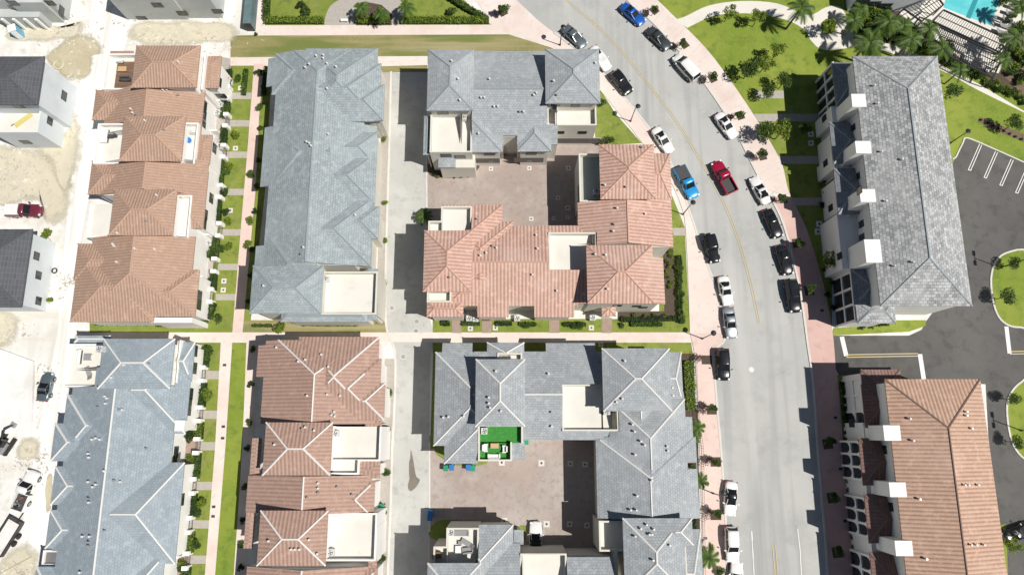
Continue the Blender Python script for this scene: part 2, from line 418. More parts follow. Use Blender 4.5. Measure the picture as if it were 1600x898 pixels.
def vents(b, pts):
    for (px, py) in pts:
        loc, n = hit(px, py)
        if n.z < .5: continue
        m = MB(); m.tube(loc-Vector((0,0,.1)), loc+Vector((0,0,.42)), .11, m=8); m.tube(loc+Vector((0,0,.42)), loc+Vector((0,0,.5)), .17, .13, m=8)
        m.build('roof_vent', M['ventw' if random.random() < .75 else 'metal'], b.root)
M['ventw'] = mat('pale_vent_metal', (.62, .62, .6), .5)

# --- row of terracotta-brown roofs, upper left
A = Building('townhouse_row', 'brown tiled townhouse row at the upper left, west of the pink footpath', 'building', 'brown', 'cap_brown', eo=.8)
A.tower(209, 71.5, 310, 137)
A.roof(318, 88, 344, 138, 6.3, p=.2, caps=False); A.roof(172, 80, 208, 87, 6.3, p=.2, caps=False)
A.roof(165, 141, 317, 212, open='NS'); A.roof(147, 141, 240, 188, open='E')
A.tower(191, 182, 287, 252)
A.roof(306, 211, 330, 257, 6.3, open='', p=.2, caps=False)
A.roof(159, 252, 324, 305, open='NS', ext=()); A.roof(141, 252, 240, 304, open='E'); A.roof(262, 268, 322, 357, open='N', p=.30)
A.tower(175, 296, 274, 368)
A.roof(138, 370, 300, 495, open='N'); A.roof(119, 381, 200, 438, open='E'); A.roof(117, 400, 246, 503); A.roof(220, 422, 309, 495, open='W')
A.terrace(163, 84, 210, 140, 'NWS'); A.terrace(311, 84, 319, 140, 'E'); A.terrace(149, 193, 192, 256, 'NWS'); A.terrace(286, 192, 307, 256, 'NE')
A.terrace(138, 318, 177, 371, 'WS', top=.3); A.terrace(273, 305, 297, 371, 'NE')
A.block(236, 496, 300, 504, 5.2)
A.finish()
# --- grey shingle row, upper centre-left
B = Building('townhouse_row', 'long grey shingle townhouse row between the pink footpath and the upper service lane', 'building', 'slate', 'cap_slate', 'cream')
B.roof(427, 84, 520, 148, open='E', ext=(('W', 12, 90, 134),)); B.roof(474, 76, 588, 190, ze=7.0); B.roof(500, 100, 594, 189, ze=7.0, open='W'); B.roof(528, 133, 600, 188.5, ze=7.0, open='W')
B.roof(422, 60, 566, 415, open='S', cut=((380, 40, 620, 84),), ext=(('E', 20, 195, 415),), ym=262)
B.roof(425, 193, 520, 296, open='E', ext=(('W', 18, 197, 290),)); B.roof(500, 207, 589, 258, open='W'); B.roof(480, 240, 587, 318, open='W')
B.roof(470, 310, 581, 415, open='W'); B.roof(505, 323, 592, 373, open='W'); B.roof(412, 364, 500, 470, open='E', ext=(('W', 17, 383, 416),))
B.tower(393, 415.5, 504, 490)
B.terrace(503, 424, 589, 491, 'NES'); B.block(571, 430, 588, 489, 7.0); B.roof(575, 420, 590, 440, 6.3, p=.15, caps=False); B.roof(574, 473, 590, 500, 6.3, p=.15, caps=False)
B.roof(440, 485, 575, 503, 6.3, open='', p=.38)
B.finish()
# --- grey building north of the upper court
C = Building('apartment_building', 'grey shingle building above the upper paved court with two taller corner roofs', 'building', 'greyB', 'cap_slate', 'cream')
C.tower(668, 78, 740, 173); C.tower(852, 77, 937, 162)
C.roof(720, 80, 870, 226, open='EW'); C.roof(690, 150, 785, 238, open='N'); C.roof(808.5, 150, 861, 237, open='N')
C.terrace(672, 173, 737.5, 238, 'ESW'); C.terrace(855, 163, 932, 196, 'ESW'); C.roof(662, 182, 673, 242, 6.0, p=.25, open='')
C.roof(685, 237, 712, 262, 4.6, p=.12, caps=False); C.block(688, 240, 742, 262, 4.2)
C.void(786, 214, 808, 250)
C.finish()
# --- terracotta building south of the upper court
D = Building('apartment_building', 'pinkish terracotta tiled building wrapping the south and east of the upper paved court', 'building', 'pink', 'cap_pink', 'cream')
D.tower(662, 360, 737, 455.5); D.tower(917, 383, 1021, 474, ext=(('E', 18, 402, 474),)); D.tower(937, 226, 1023, 311)
D.roof(690, 320, 785, 440, open='S'); D.roof(700, 346, 802, 440, open='S'); D.roof(730, 352.5, 930, 478, open='EW', ext=(('S', 17, 8, 67), ('S', 17, 105, 171)))
D.roof(700, 440, 745, 478, 6.3, open='NE', p=.3)
D.roof(667, 470, 725, 495, 6.3); D.roof(797, 440, 836, 478, 6.0, open='N', p=.3)
D.roof(903, 313, 1050, 386, open='NS'); D.roof(903, 290, 990, 357, open='E'); D.roof(955, 345, 1018, 400, open='W')
D.roof(1010, 240, 1048, 314, open='W', p=.28); D.roof(940, 474, 962, 494, 3.6, p=.3)
D.terrace(689, 322, 737, 361, 'NEW'); D.terrace(669, 345, 690, 361, 'NW'); D.terrace(667, 456, 705, 472, 'SWE'); D.terrace(857, 363, 933, 424, 'NEW')
D.terrace(905, 240, 938, 315, 'NWS', floor='deckgreen')
D.void(724, 478, 746, 503); D.void(797, 478, 835, 503); D.void(903, 474, 940, 500)
M['deckgreen'] = mat('grey_green_membrane', (.42, .45, .41), .9, noise=[(.4, (.36, .39, .36), .4, .8, 4)])
D.finish()
# --- blue-grey row, lower left
E = Building('townhouse_row', 'blue grey shingle townhouse row with white ridge lines at the lower left', 'building', 'blue', 'cap_white', pitch=.34, eo=1.2)
E.tower(157, 529, 269.5, 607); E.roof(117, 524, 172, 535, 6.3, p=.3); E.roof(279, 534, 302, 596, 6.3, open='W', p=.3)
E.roof(93, 575, 263, 960, open='NS', ext=(), ym=767)
E.roof(180, 545, 296, 677, open='W'); E.roof(170, 722, 281, 880, open='W')
E.roof(99, 616, 190, 714, open='E'); E.roof(83, 661, 150, 720, open='E'); E.roof(83, 728, 160, 788, open='E'); E.roof(75, 796, 160, 856, open='E')
E.roof(80, 862, 190, 960, open='E'); E.roof(57, 884, 120, 960, open='E', ym=890)
E.roof(190, 865, 254, 960, open='W')
E.terrace(101, 537, 158, 604, 'NWS', top=.6); E.terrace(269, 531, 280, 598, 'E')
E.terrace(66, 859, 94, 883, 'NWS', z=5.4, top=.4, floor='dkdeck'); M['dkdeck'] = mat('dark_roof_felt', (.16, .16, .165), .9, noise=[(.8, (.12, .12, .125), .4, .8, 4)])
E.finish()
q = RECT(273, 656, 288, 673, 7.0); m = MB(); m.box(q[0], q[1], 5.9, q[2], q[3], 7.0); m.build('chimney', M['white'], E.root)
# --- rose tiled row, lower centre-left
F = Building('townhouse_row', 'rose brown tiled townhouse row with pale ridge lines west of the lower service lane', 'building', 'rose', 'cap_white')
F.roof(463, 526, 590, 655, ze=7.0); F.roof(500, 560, 594, 656, ze=7.0, open='W'); F.roof(530, 598, 601, 655.5, ze=7.0, open='W')
F.roof(413, 533, 520, 609, open='E', ext=(('W', 13, 539, 588),)); F.roof(411, 514, 587, 662, open='S', ym=600, cut=((380, 480, 640, 532),))
F.tower(413, 659.5, 518, 742); F.roof(390, 684, 405, 800, 6.0, open='', p=.12, caps=False)
F.roof(386, 742, 580, 800, open='NS', ym=771); F.roof(500, 750, 585, 809, open='W')
F.tower(404.5, 797, 511, 883); F.roof(383, 800, 397, 856, 6.2, p=.12, caps=False); F.roof(386, 884, 576, 975, open='NS', ym=890); F.roof(500, 887, 590, 960, open='W', ym=900)
F.roof(571, 656, 597, 668, 6.2, p=.12, caps=False); F.roof(560, 720, 594, 747, 6.3, p=.12, caps=False); F.roof(576, 872, 589, 888, 6.2, p=.12, caps=False)
F.terrace(517, 666, 595, 720, 'ES'); F.terrace(517, 718, 561, 741, 'ES'); F.terrace(511, 801, 588, 876, 'NES')
F.block(547, 716, 561, 739, 7.0); F.block(580, 668, 595, 720, 7.0); F.block(576, 822, 588, 874, 7.0)
F.finish()
# --- grey building around the lower court (north and east wings)
G = Building('apartment_building', 'light grey shingle building around the lower paved court with a green turf terrace', 'building', 'greyB', 'cap_white', 'cream')
G.tower(743, 561, 820, 666); G.tower(941.5, 544, 1048, 642)
G.roof(679, 550, 793, 696, ext=(('N', 15, 10, 58),)); G.roof(740, 549, 960, 687, open='EW', ext=(('N', 14, 112, 190),)); G.roof(695, 600, 830, 724, only=(690, 600, 747, 730))
G.roof(761, 535, 819, 570, open='S')
G.roof(1040, 550, 1066, 635, 6.3, open='W', p=.3); G.roof(950, 600, 1048, 720, open='NS')
G.roof(943, 612, 1089, 790, cut=((890, 560, 950, 682), (1067.5, 560, 1120, 651)), open='S', ym=800); G.roof(932, 682, 1090, 809, open='S')
G.roof(799, 690, 820, 717, 6.0, p=.1, caps=False)
G.terrace(747, 666, 817, 692, 'EW', floor='turf'); G.terrace(747, 690, 800, 720, 'WSE', floor='turf'); G.block(800, 687, 818, 691.5, 7.0)
G.terrace(777, 551, 816, 561, 'NEW'); G.terrace(878, 600, 943, 673, 'NWS'); G.terrace(941, 640, 967, 673, 'ES')
G.void(738, 530, 761, 549); G.void(820, 530, 853, 548); G.void(1073, 722, 1088, 732)
G.finish()
# --- grey building at the foot of the lower court
Hh = Building('apartment_building', 'light grey shingle building below the lower paved court with furnished white roof terrace', 'building', 'greyB', 'cap_white', 'cream')
Hh.tower(974, 809, 1070, 929, ym=850); Hh.tower(1010, 809, 1082, 851, open='W', ze=9.3); Hh.roof(1060, 826, 1097, 960, open='W', ym=870, p=.3)
Hh.roof(700, 819, 802, 960, only=(747.5, 810, 803, 960)); Hh.roof(740, 847, 976, 1000, open='EW', only=(740, 868, 960, 1000)); Hh.roof(740, 847.5, 820, 1000, open='EW', only=(740, 840, 813, 870), mass=True)
Hh.tower(668, 879, 751, 980, ym=890); Hh.roof(803, 827, 818, 850, 6.1, p=.1, caps=False)
Hh.terrace(697, 824, 748, 880, 'NWE'); Hh.terrace(677, 853, 698, 880, 'NW'); Hh.terrace(813, 864, 886, 950, 'NEW'); Hh.terrace(936, 813, 976, 861, 'NWS'); Hh.block(960, 861, 966, 950, 7.0)
Hh.block(1070, 853, 1074, 940, 8.6)
Hh.finish()
# --- three storey blocks on the right
def west_front(b, fins, screens, segs, roofm, y0, y1, arches=False):
    """fins: tall white party walls; screens: porch grids; segs: low roofs between them (photo rows)"""
    for (xa, ya, xb, yb) in fins: b.block(xa, ya, xb, yb, 10.4)
def screen(b, X, Ya, Yb, n, z1=6.0, arches=False):
    m = MB(); m.box(X-.10, Ya, 0, X+.02, Yb, z1); p = None
    f = MB(); L = (Yb-Ya)/n
    for i in range(n+1):
        y = Ya+L*i; f.box(X-.34, y-.14, 0, X-.10, y+.14, z1)
    for z in (3.0, z1-.2): 
        for i in range(n): f.box(X-.32, Ya+L*i+.14, z-.14, X-.12, Ya+L*(i+1)-.14, z+.16)
    fr = f.build('porch_screen', M['white'], b.root)
    m.build('pane', M['glass'], fr)
    if arches:
        a = MB()
        for i in range(n):
            c = Ya+L*(i+.5); r = L/2-.14
            for (zt) in (2.86, z1-.34):
                for q in range(6):
                    t0, t1 = math.pi*q/6, math.pi*(q+1)/6
                    yy0, yy1 = c-r*math.cos(t0), c-r*math.cos(t1); z0_, z1_ = zt-.9+.9*math.sin(t0), zt-.9+.9*math.sin(t1)
                    a.poly([(X-.33, yy0, z0_), (X-.33, yy0, zt), (X-.33, yy1, zt), (X-.33, yy1, z1_)]); a.poly([(X-.33, yy0, z0_), (X-.33, yy1, z1_), (X-.12, yy1, z1_), (X-.12, yy0, z0_)])
        a.build('arch', M['white'], fr)
I = Building('apartment_building', 'three storey block with mottled grey shingle roof and white fins beside the black parking lot', 'building', 'ash', 'cap_slate', 'white', pitch=.33)
I.roof(1354, 88, 1492, 478, ze=10)
for q in ((1331,147,1353,167),(1337,220.5,1361,239.5),(1344,295.5,1368,315.5),(1352,374,1377,410)): I.block(*q, 10.4)
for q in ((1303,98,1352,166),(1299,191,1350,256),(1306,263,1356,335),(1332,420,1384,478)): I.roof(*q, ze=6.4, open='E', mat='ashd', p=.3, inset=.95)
I.roof(1338,470,1398,505, ze=6.4, p=.36)
I.block(1300,166,1350,191,5.6); I.block(1303,240,1350,263,5.6); I.block(1312,335,1360,420,5.6)
M['ashd'] = shing('dark_low_roof_shingle', (.24, .26, .28), (.19, .205, .225), (.13, .14, .155), .5, .45)  # darker, bluer ash shingle: the main roof's shade is put into the colour
I.finish()
J = Building('apartment_building', 'three storey block with salmon barrel tile roof and white fins at the lower right corner', 'building', 'salmon', 'cap_dark', 'white', pitch=.33)
J.roof(1405, 592, 1560, 1000, ze=10)
for q in ((1381,664,1407,688),(1390,753,1416,776),(1399,844,1426,868)): J.block(*q, 10.4)
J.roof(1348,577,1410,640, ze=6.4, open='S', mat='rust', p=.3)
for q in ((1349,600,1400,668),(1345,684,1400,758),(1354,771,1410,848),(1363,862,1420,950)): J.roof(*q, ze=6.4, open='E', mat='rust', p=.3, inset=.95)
J.block(1350,660,1400,692,5.6); J.block(1354,750,1400,779,5.6); J.block(1362,840,1410,870,5.6)
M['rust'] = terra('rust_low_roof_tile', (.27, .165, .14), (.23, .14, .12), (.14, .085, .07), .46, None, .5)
J.finish()
xi = RECT(1303, 98, 1340, 478, 6.4, 110)[0]-.02
for (ya, yb, n) in ((98,168,4),(193,256,3),(264,335,3)): screen(I, W(1303,130,6.4).x+.65, W(800,yb,6).y, W(800,ya,6).y, n)
screen(I, W(1332,449,6.4).x+.5, W(800,500,6).y, W(800,424,6).y, 3)
for (xx, ya, yb, n) in ((1349,590,668,3),(1345,690,750,3),(1354,779,840,3),(1363,870,945,3)): screen(J, W(xx,(ya+yb)/2,6.4).x+.7, W(800,yb,6).y, W(800,ya,6).y, n, arches=True)

# --- unfinished and dark roofed houses at the left edge
L1 = Building('unfinished_house', 'unfinished pale house with charcoal hip roof and a yellow board on its flat terrace', 'house', 'black', 'cap_slateL', 'barew')
M['cap_slateL'] = cap('charcoal_ridge_tile', (.09, .095, .105))
L1.roof(-95, 88.5, 64, 164, ze=8.6); L1.terrace(-10, 165, 62, 207, 'ESW', z=4.9, top=.8); L1.finish()
L2 = Building('unfinished_house', 'unfinished pale house with charcoal tile roof below the red pickup truck', 'house', 'black', 'cap_slateL', 'barew')
L2.roof(-110, 358, 42, 480, ze=5.9); L2.finish()
K = Building('unfinished_house', 'bare grey concrete house shell with arched porch in the top left corner', 'house', 'blue', 'cap_slate', 'bare')
def gblock(b, x0, y0, x1, y1, z): # masonry given by its footprint on the ground
    b.masses.append((RECT(x0, y0, x1, y1, 0), z))
gblock(K, -60, -90, 117, 32, 6.2); gblock(K, 60, -90, 110, 36, 5.4); gblock(K, 16, 28, 82, 44, 3.0)
K.finish()
N1 = Building('unfinished_house', 'long bare grey concrete house shell at the top left with windows but no roof tiles', 'house', 'blue', 'cap_slate', 'bare')
gblock(N1, 207, -80, 301, 31, 6.2); gblock(N1, 301, -80, 354, 29, 5.2); N1.finish()
Pp = Building('pool_house', 'grey clubhouse with dark windows at the top right edge behind the palms', 'building', 'blue', 'cap_slate', 'barew')
Pp.masses.append((RECT(1318, -80, 1425, 18, 0), 4.5)); Pp.finish()
M['slab'] = mat('new_white_slab', (.72, .715, .70), .9, noise=[(.25, (.63, .62, .59), .48, .75, 7), (1.5, (.77, .765, .76), .5, .7, 5)], stain=[(.4, .08, (.60, .585, .55), .56, .72)])
O_ = Building('concrete_slab', 'bare white concrete foundation slab at the left edge south of the charcoal roofed house', 'slab', 'blue', 'cap_slate', 'white')
o = thing('concrete_slab', W(0, 620, 0), 'bare white concrete foundation slab at the left edge south of the charcoal roofed house', 'slab', keep=True)
m = MB(); m.prism([W(-60,541,.5), W(3,546,.5), W(52,564,.5), W(50,640,.5), W(48,678,.5), W(-60,676,.5)][::-1], .5); m.build('slab_top', M['slab'], o)
bvh()
# --- vents, windows
vents(B, [(506,88),(506,93),(512,101),(526,106),(484,102),(478,107),(495,89),(484,225),(487,229),(480,223),(514,211),(413,447),(475,387),(472,398),(512,140),(556,337)])
vents(A, [(280,99),(280,150),(256,142),(262,142),(214,180),(228,190),(258,204),(300,205),(206,172),(246,306),(209,178),(230,346),(185,365),(178,382),(184,410),(180,385),(243,390),(212,389)])
vents(C, [(706,97),(719,158),(716,125),(752,154),(757,154),(772,168),(778,168),(765,125),(812,176),(818,176),(834,150),(838,147),(865,128),(870,150),(930,100),(748,210)])
vents(D, [(746,343),(751,400),(760,396),(770,385),(776,388),(838,368),(840,389),(832,430),(703,434),(964,326),(960,351),(958,362),(1008,335),(946,399),(930,398),(949,452),(978,293),(1003,231),(870,455),(945,290)])
vents(E, [(166,619),(169,622),(167,630),(155,636),(188,640),(193,640),(146,686),(152,684),(158,686),(140,708),(141,714),(165,735),(190,752),(180,750),(140,752),(152,756),(147,760),(140,778),(141,784),(131,837),(142,837),(140,846),(140,852),(165,828),(127,893),(195,570),(176,590),(235,568),(230,700)])
vents(F, [(503,554),(514,573),(478,562),(481,618),(512,616),(532,618),(523,643),(524,650),(519,648),(433,543),(467,565),(473,670),(478,667),(492,672),(430,694),(498,754),(498,762),(498,769),(481,777),(528,760),(551,772),(421,844),(484,842),(456,857),(462,857),(469,857),(497,864)])
vents(G, [(775,580),(764,621),(764,630),(766,637),(783,642),(693,652),(701,651),(725,650),(857,584),(862,644),(862,666),(976,564),(963,628),(972,623),(1050,606),(1051,618),(1042,697),(1043,704),(988,663),(991,674),(1001,689),(1007,695),(995,774),(985,796),(994,796),(992,710),(1018,750)])
vents(Hh, [(1010,819),(1021,826),(1014,834),(1018,834),(1046,851),(1001,825),(992,837),(1020,874)])
vents(I, [(1365,135),(1370,163),(1376,238),(1383,315),(1396,416),(1408,250),(1425,410)])
vents(J, [(1420,654),(1425,688),(1435,779),(1445,872),(1508,643),(1508,649),(1516,669),(1505,757),(1511,757),(1526,757),(1515,850),(1523,850),(1535,850)])
for q in ((697,243),(692,176),(719,245)): window(C, q[0], q[1], 1.6, 1.1)
for q in ((875,207),(910,207),(899,165,),(868,163.5)): window(C, q[0], q[1], 1.3, .9)
for q in ((765,241),(830,240)): window(C, q[0], q[1], 1.6, .8)
for q in ((758,251,5),(826,250,5),(895,220,9)): window(C, q[0], q[1], q[2]*.9, 1.6, 'garage_door', 'frame')
for q in ((995,478),(1005,480),(965,477),(975,500),(1012,500),(760,500),(852,502),(866,502),(880,502),(695,501)): window(D, q[0], q[1], 1.2, 1.2)
for (x, y) in ((326,226),(327,240),(338,100),(340,120),(320,165),(319,180),(318,196),(324,285),(322,300),(321,335),(319,350),(304,383),(302,400),(300,417),(312,462),(311,476),(343,128),(346,150),(335,232),(330,310),(350,160)): window(A, x, y, 1.5, 1.3)
for (x, y) in ((305,548),(304,575),(298,615),(296,630),(275,706),(273,720),(284,780),(276,835),(275,850),(295,640)): window(E, x, y, 1.6, 1.3)
for (x, y) in ((96,17),(115,18),(122,12),(56,4),(20,5),(78,5)): window(K, x, y, 1.5, 1.2, 'opening', 'dkmetal')
for (x, y) in ((285,21),(340,18),(246,8),(222,29)): window(N1, x, y, 1.6, 1.1, 'opening', 'dkmetal')
for (x, y) in ((28,166),(78,188),(40,222),(100,150)): window(L1, x, y, 1.5, 1.2, 'opening', 'dkmetal')
for (x, y) in ((57,400),(60,430),(60,470)): window(L2, x, y, 1.2, 1.2, 'opening', 'dkmetal')
for (x, y) in ((1333,200),(1340,276),(1343,298),(1346,350),(1347,371),(1288,185),(1290,255),(1298,325),(1312,450),(1312,400)): window(I, x, y, 1.0, 1.4)
for (x, y) in ((1381,702),(1384,738),(1391,791),(1394,823),(1399,880),(1331,661),(1335,742),(1344,824)): window(J, x, y, 1.1, 1.5)
for (x, y) in ((1345,6),(1362,9),(1380,12)): window(Pp, x, y, 2.2, 2.2)
# arched porch of the bare shell
am = MB()
for i in range(4):
    c = W(24+i*17, 44, 0); am.box(c.x-.2, c.y-.42, 0, c.x+.2, c.y-.12, 2.9)
am.build('porch_pier', M['white'], K.root)
# ---------------------------------------------------------------- ground
M['sand'] = mat('pale_construction_sand', (.70, .69, .665), .95, noise=[(.05, (.62, .59, .52), .55, .7, 8), (.35, (.60, .57, .50), .48, .72, 8), (1.6, (.76, .755, .74), .48, .75, 6), (.1, (.54, .52, .45), .55, .72, 7), (.5, (.50, .47, .39), .58, .74, 8)], stain=[(.5, .05, (.60, .58, .53), .5, .68), (.06, .5, (.60, .57, .5), .54, .7)], bump=.4)
M['olive'] = mat('olive_dust_patch', (.55, .51, .40), .95, noise=[(.25, (.62, .57, .44), .4, .75, 8), (1.2, (.40, .37, .25), .52, .8, 6)], bump=.25)
M['wet'] = mat('damp_sand', (.46, .41, .28), .7, noise=[(.3, (.56, .51, .37), .45, .7, 6), (1.5, (.40, .36, .25), .5, .8, 5)])
M['chalk'] = mat('crushed_limestone_road', (.74, .735, .72), .95, noise=[(.3, (.68, .66, .61), .5, .8, 8), (.05, (.78, .775, .76), .45, .7, 5)], stain=[(.8, .04, (.62, .60, .55), .5, .7), (1.6, .06, (.80, .80, .79), .52, .7)])
M['road'] = mat('pale_worn_asphalt', (.385, .39, .375), .9, noise=[(.045, (.46, .46, .44), .42, .66, 6), (.3, (.32, .325, .315), .52, .76, 8), (.1, (.33, .34, .325), .56, .74, 6), (1.5, (.43, .43, .42), .52, .75, 7)], stain=[(.6, .03, (.32, .325, .32), .5, .72), (.25, .02, (.48, .48, .46), .55, .75)], bump=.15)
M['lane'] = mat('pale_lane_concrete', (.44, .44, .415), .9, noise=[(.12, (.54, .54, .51), .45, .7, 7), (.8, (.35, .35, .33), .52, .75, 8), (.06, (.38, .38, .355), .52, .72, 5), (2.5, (.50, .50, .48), .56, .8, 4)], bump=.1)
M['black_asphalt'] = mat('dark_asphalt', (.082, .08, .077), .9, noise=[(.05, (.118, .115, .108), .42, .64, 6), (.5, (.062, .061, .06), .5, .72, 8), (1.5, (.11, .108, .10), .54, .78, 6)], bump=.15)
M['paver'] = mat('pinkish_grey_pavers', (.34, .28, .25), .9, brick=None, noise=[(.09, (.42, .38, .35), .42, .66, 7), (1.4, (.27, .22, .20), .5, .75, 7), (.4, (.42, .37, .34), .55, .75, 7), (.2, (.38, .30, .26), .5, .8, 4)], bump=.1)
M['walkpaver'] = mat('grey_walk_pavers', (.40, .37, .33), .9, noise=[(2, (.34, .31, .28), .45, .75, 3)])
M['patio'] = mat('brown_patio_pavers', (.33, .25, .20), .9, noise=[(1.5, (.27, .2, .17), .45, .75, 4)])
M['path'] = mat('pale_pink_footpath', (.66, .565, .515), .9, noise=[(.08, (.72, .65, .60), .4, .7, 5), (.9, (.56, .47, .42), .54, .78, 7), (.2, (.62, .50, .45), .5, .7, 5)], bump=.05)
M['pathpink'] = mat('pink_footpath', (.62, .47, .42), .9, noise=[(.10, (.70, .57, .51), .4, .68, 6), (.8, (.53, .39, .345), .55, .8, 6)], bump=.05)
M['pathred'] = mat('rosy_stained_pavement', (.54, .345, .31), .9, noise=[(.10, (.60, .43, .38), .42, .66, 6), (.8, (.45, .28, .25), .52, .8, 6), (.05, (.66, .5, .45), .55, .75, 4)], bump=.05)  # redder base tone than the upper roadside pavement
M['whitepath'] = mat('white_concrete_path', (.66, .63, .57), .9, noise=[(.3, (.58, .55, .5), .5, .8, 6)])
M['kerb'] = mat('pale_kerb_concrete', (.60, .58, .54), .9, noise=[(.8, (.5, .48, .45), .5, .8, 5)])
M['grass'] = mat('sunlit_lawn_grass', (.17, .22, .033), .95, noise=[(.12, (.235, .27, .05), .4, .7, 6), (1.2, (.10, .145, .024), .48, .75, 7), (.4, (.26, .25, .09), .56, .76, 6)], bump=.6)  # base green of the house and garden lawns
M['grasspark'] = mat('park_lawn_grass', (.17, .235, .024), .95, noise=[(.10, (.25, .29, .045), .42, .66, 6), (.5, (.10, .165, .02), .5, .72, 7), (2.5, (.23, .275, .05), .5, .75, 5), (.06, (.28, .28, .09), .6, .75, 6)], bump=.6)
M['grassdry'] = mat('dry_verge_grass', (.27, .235, .10), .95, noise=[(.10, (.17, .185, .05), .45, .7, 6), (1.2, (.30, .265, .13), .5, .8, 7), (5, (.15, .15, .05), .55, .8, 4)], stain=[(.04, .9, (.33, .29, .16), .48, .66), (.07, .5, (.15, .18, .045), .47, .62)], bump=.6)
M['mulch'] = mat('dark_planting_soil', (.075, .055, .04), .95, noise=[(3, (.12, .09, .06), .5, .75, 4)], bump=.4)
M['mulchlt'] = mat('brown_bark_mulch', (.17, .12, .08), .95, noise=[(2, (.11, .08, .055), .45, .75, 5)], bump=.4)
M['ywhite'] = mat('white_road_paint', (.72, .71, .68), .7, noise=[(1.5, (.55, .54, .52), .55, .8, 6)])
M['yellow'] = mat('yellow_road_paint', (.54, .44, .20), .7, noise=[(1.2, (.46, .44, .37), .48, .68, 6)])
M['water'] = mat('turquoise_pool_water', (.10, .50, .53), .08, noise=[(.5, (.16, .60, .62), .4, .7, 3)])
M['tiledeep'] = mat('teal_pool_band', (.04, .28, .32), .15)
LV = {}
def sheet(name, px, m, lv=1, z=None, kind='structure', thick=0):
    LV['n'] = LV.get('n', 0)+1; z = (.006*lv if z is None else z) + .00003*LV['n']
    b = MB(); pts = [W(x, y, z) for x, y in px]
    a = sum(pts[i].x*pts[(i+1) % len(pts)].y-pts[(i+1) % len(pts)].x*pts[i].y for i in range(len(pts)))
    if a < 0: pts = pts[::-1]
    if thick: b.prism(pts, thick)
    else: b.poly(pts)
    o = b.build(name, M[m]); tag(o, kind=kind)
    import bmesh
    bm = bmesh.new(); bm.from_mesh(o.data); bmesh.ops.triangulate(bm, faces=[f for f in bm.faces if len(f.verts) > 4]); bm.to_mesh(o.data); bm.free()
    return o
def smooth(pts, n=6, closed=False):
    P = [Vector(p) for p in pts]; out = []
    N = len(P); rng = range(N if closed else N-1)
    for i in rng:
        p0 = P[(i-1) % N] if closed or i > 0 else P[0]; p1 = P[i]; p2 = P[(i+1) % N]; p3 = P[(i+2) % N] if closed or i+2 < N else P[N-1]
        for k in range(n):
            t = k/n; out.append(tuple(.5*((2*p1)+(-p0+p2)*t+(2*p0-5*p1+4*p2-p3)*t*t+(-p0+3*p1-3*p2+p3)*t**3)))
    if not closed: out.append(tuple(P[-1]))
    return out
def strip(name, line, wd, m, z, h=0, off=0, kind='structure', dash=None, z0=None):
    """a ribbon of width wd metres along a photo-pixel line, raised h"""
    LV['s'] = LV.get('s', 0)+1; z = z + (.04 + .0003*LV['s'] if not h else 0)
    P = [W(x, y, 0) for x, y in line]; b = MB(); L = []; R = []
    for i, p in enumerate(P):
        t = (P[min(i+1, len(P)-1)]-P[max(i-1, 0)]).normalized(); n = Vector((-t.y, t.x, 0))
        L.append(p+n*(off+wd/2)); R.append(p+n*(off-wd/2))
    acc = 0
    for i in range(len(P)-1):
        if dash:
            if (acc // dash[0]) % 2: acc += (P[i+1]-P[i]).length; continue
        acc += (P[i+1]-P[i]).length
        q = [Vector((v.x, v.y, z+h)) for v in (R[i], R[i+1], L[i+1], L[i])]
        if h: b.prism(q, h+z+.02)
        else: b.poly(q)
    o = b.build(name, M[m]); tag(o, kind=kind); return o
def soft_patch(name, px, base, seed=1, r=2.2):
    """ground patch whose rim breaks up: ring vertices carry 0, inner ones 1, and noise decides where it ends"""
    rg = random.Random(seed); pts = [W(x, y, .03+.0008*seed) for x, y in px]; c = sum(pts, Vector())/len(pts); n = len(pts)
    inn = [p+(c-p).normalized()*min(r, (c-p).length*.6) for p in pts]; out = [p+(p-c).normalized()*r*.8 for p in pts]
    me = bpy.data.meshes.new(name); me.from_pydata([tuple(v) for v in out+inn+[c]], [], [(i, (i+1) % n, n+(i+1) % n, n+i) for i in range(n)]+[(n+i, n+(i+1) % n, 2*n) for i in range(n)])
    at = me.attributes.new('depth', 'FLOAT', 'POINT'); at.data.foreach_set('value', [0.]*n+[1.]*(n+1)); key = base+'_soft'
    if key not in M:
        m = M[base].copy(); m.name = base+'_ragged_patch'; M[key] = m; N = m.node_tree.nodes; L = m.node_tree.links; o = N['Material Output']; src = o.inputs['Surface'].links[0].from_socket
        a = N.new('ShaderNodeAttribute'); a.attribute_name = 'depth'; z = N.new('ShaderNodeTexNoise'); z.inputs['Scale'].default_value = .55; z.inputs['Detail'].default_value = 9; z.inputs['Roughness'].default_value = .7
        g = N.new('ShaderNodeNewGeometry'); L.new(g.outputs['Position'], z.inputs['Vector']); ad = N.new('ShaderNodeMath'); ad.operation = 'ADD'; L.new(a.outputs['Fac'], ad.inputs[0]); L.new(z.outputs['Fac'], ad.inputs[1])
        mr = N.new('ShaderNodeMapRange'); mr.inputs[1].default_value = .82; mr.inputs[2].default_value = 1.25; L.new(ad.outputs[0], mr.inputs[0]); t = N.new('ShaderNodeBsdfTransparent'); ms = N.new('ShaderNodeMixShader')
        L.new(mr.outputs[0], ms.inputs[0]); L.new(t.outputs[0], ms.inputs[1]); L.new(src, ms.inputs[2]); L.new(ms.outputs[0], o.inputs['Surface'])
    me.materials.append(M[key]); ob = bpy.data.objects.new(name, me); COL.objects.link(ob); tag(ob, kind='structure'); return ob
b = MB(); b.poly([(-1500,-1500,0),(1500,-1500,0),(1500,1500,0),(-1500,1500,0)]); tag(b.build('ground', M['sand']), kind='structure')
KZ = .12      # kerb height
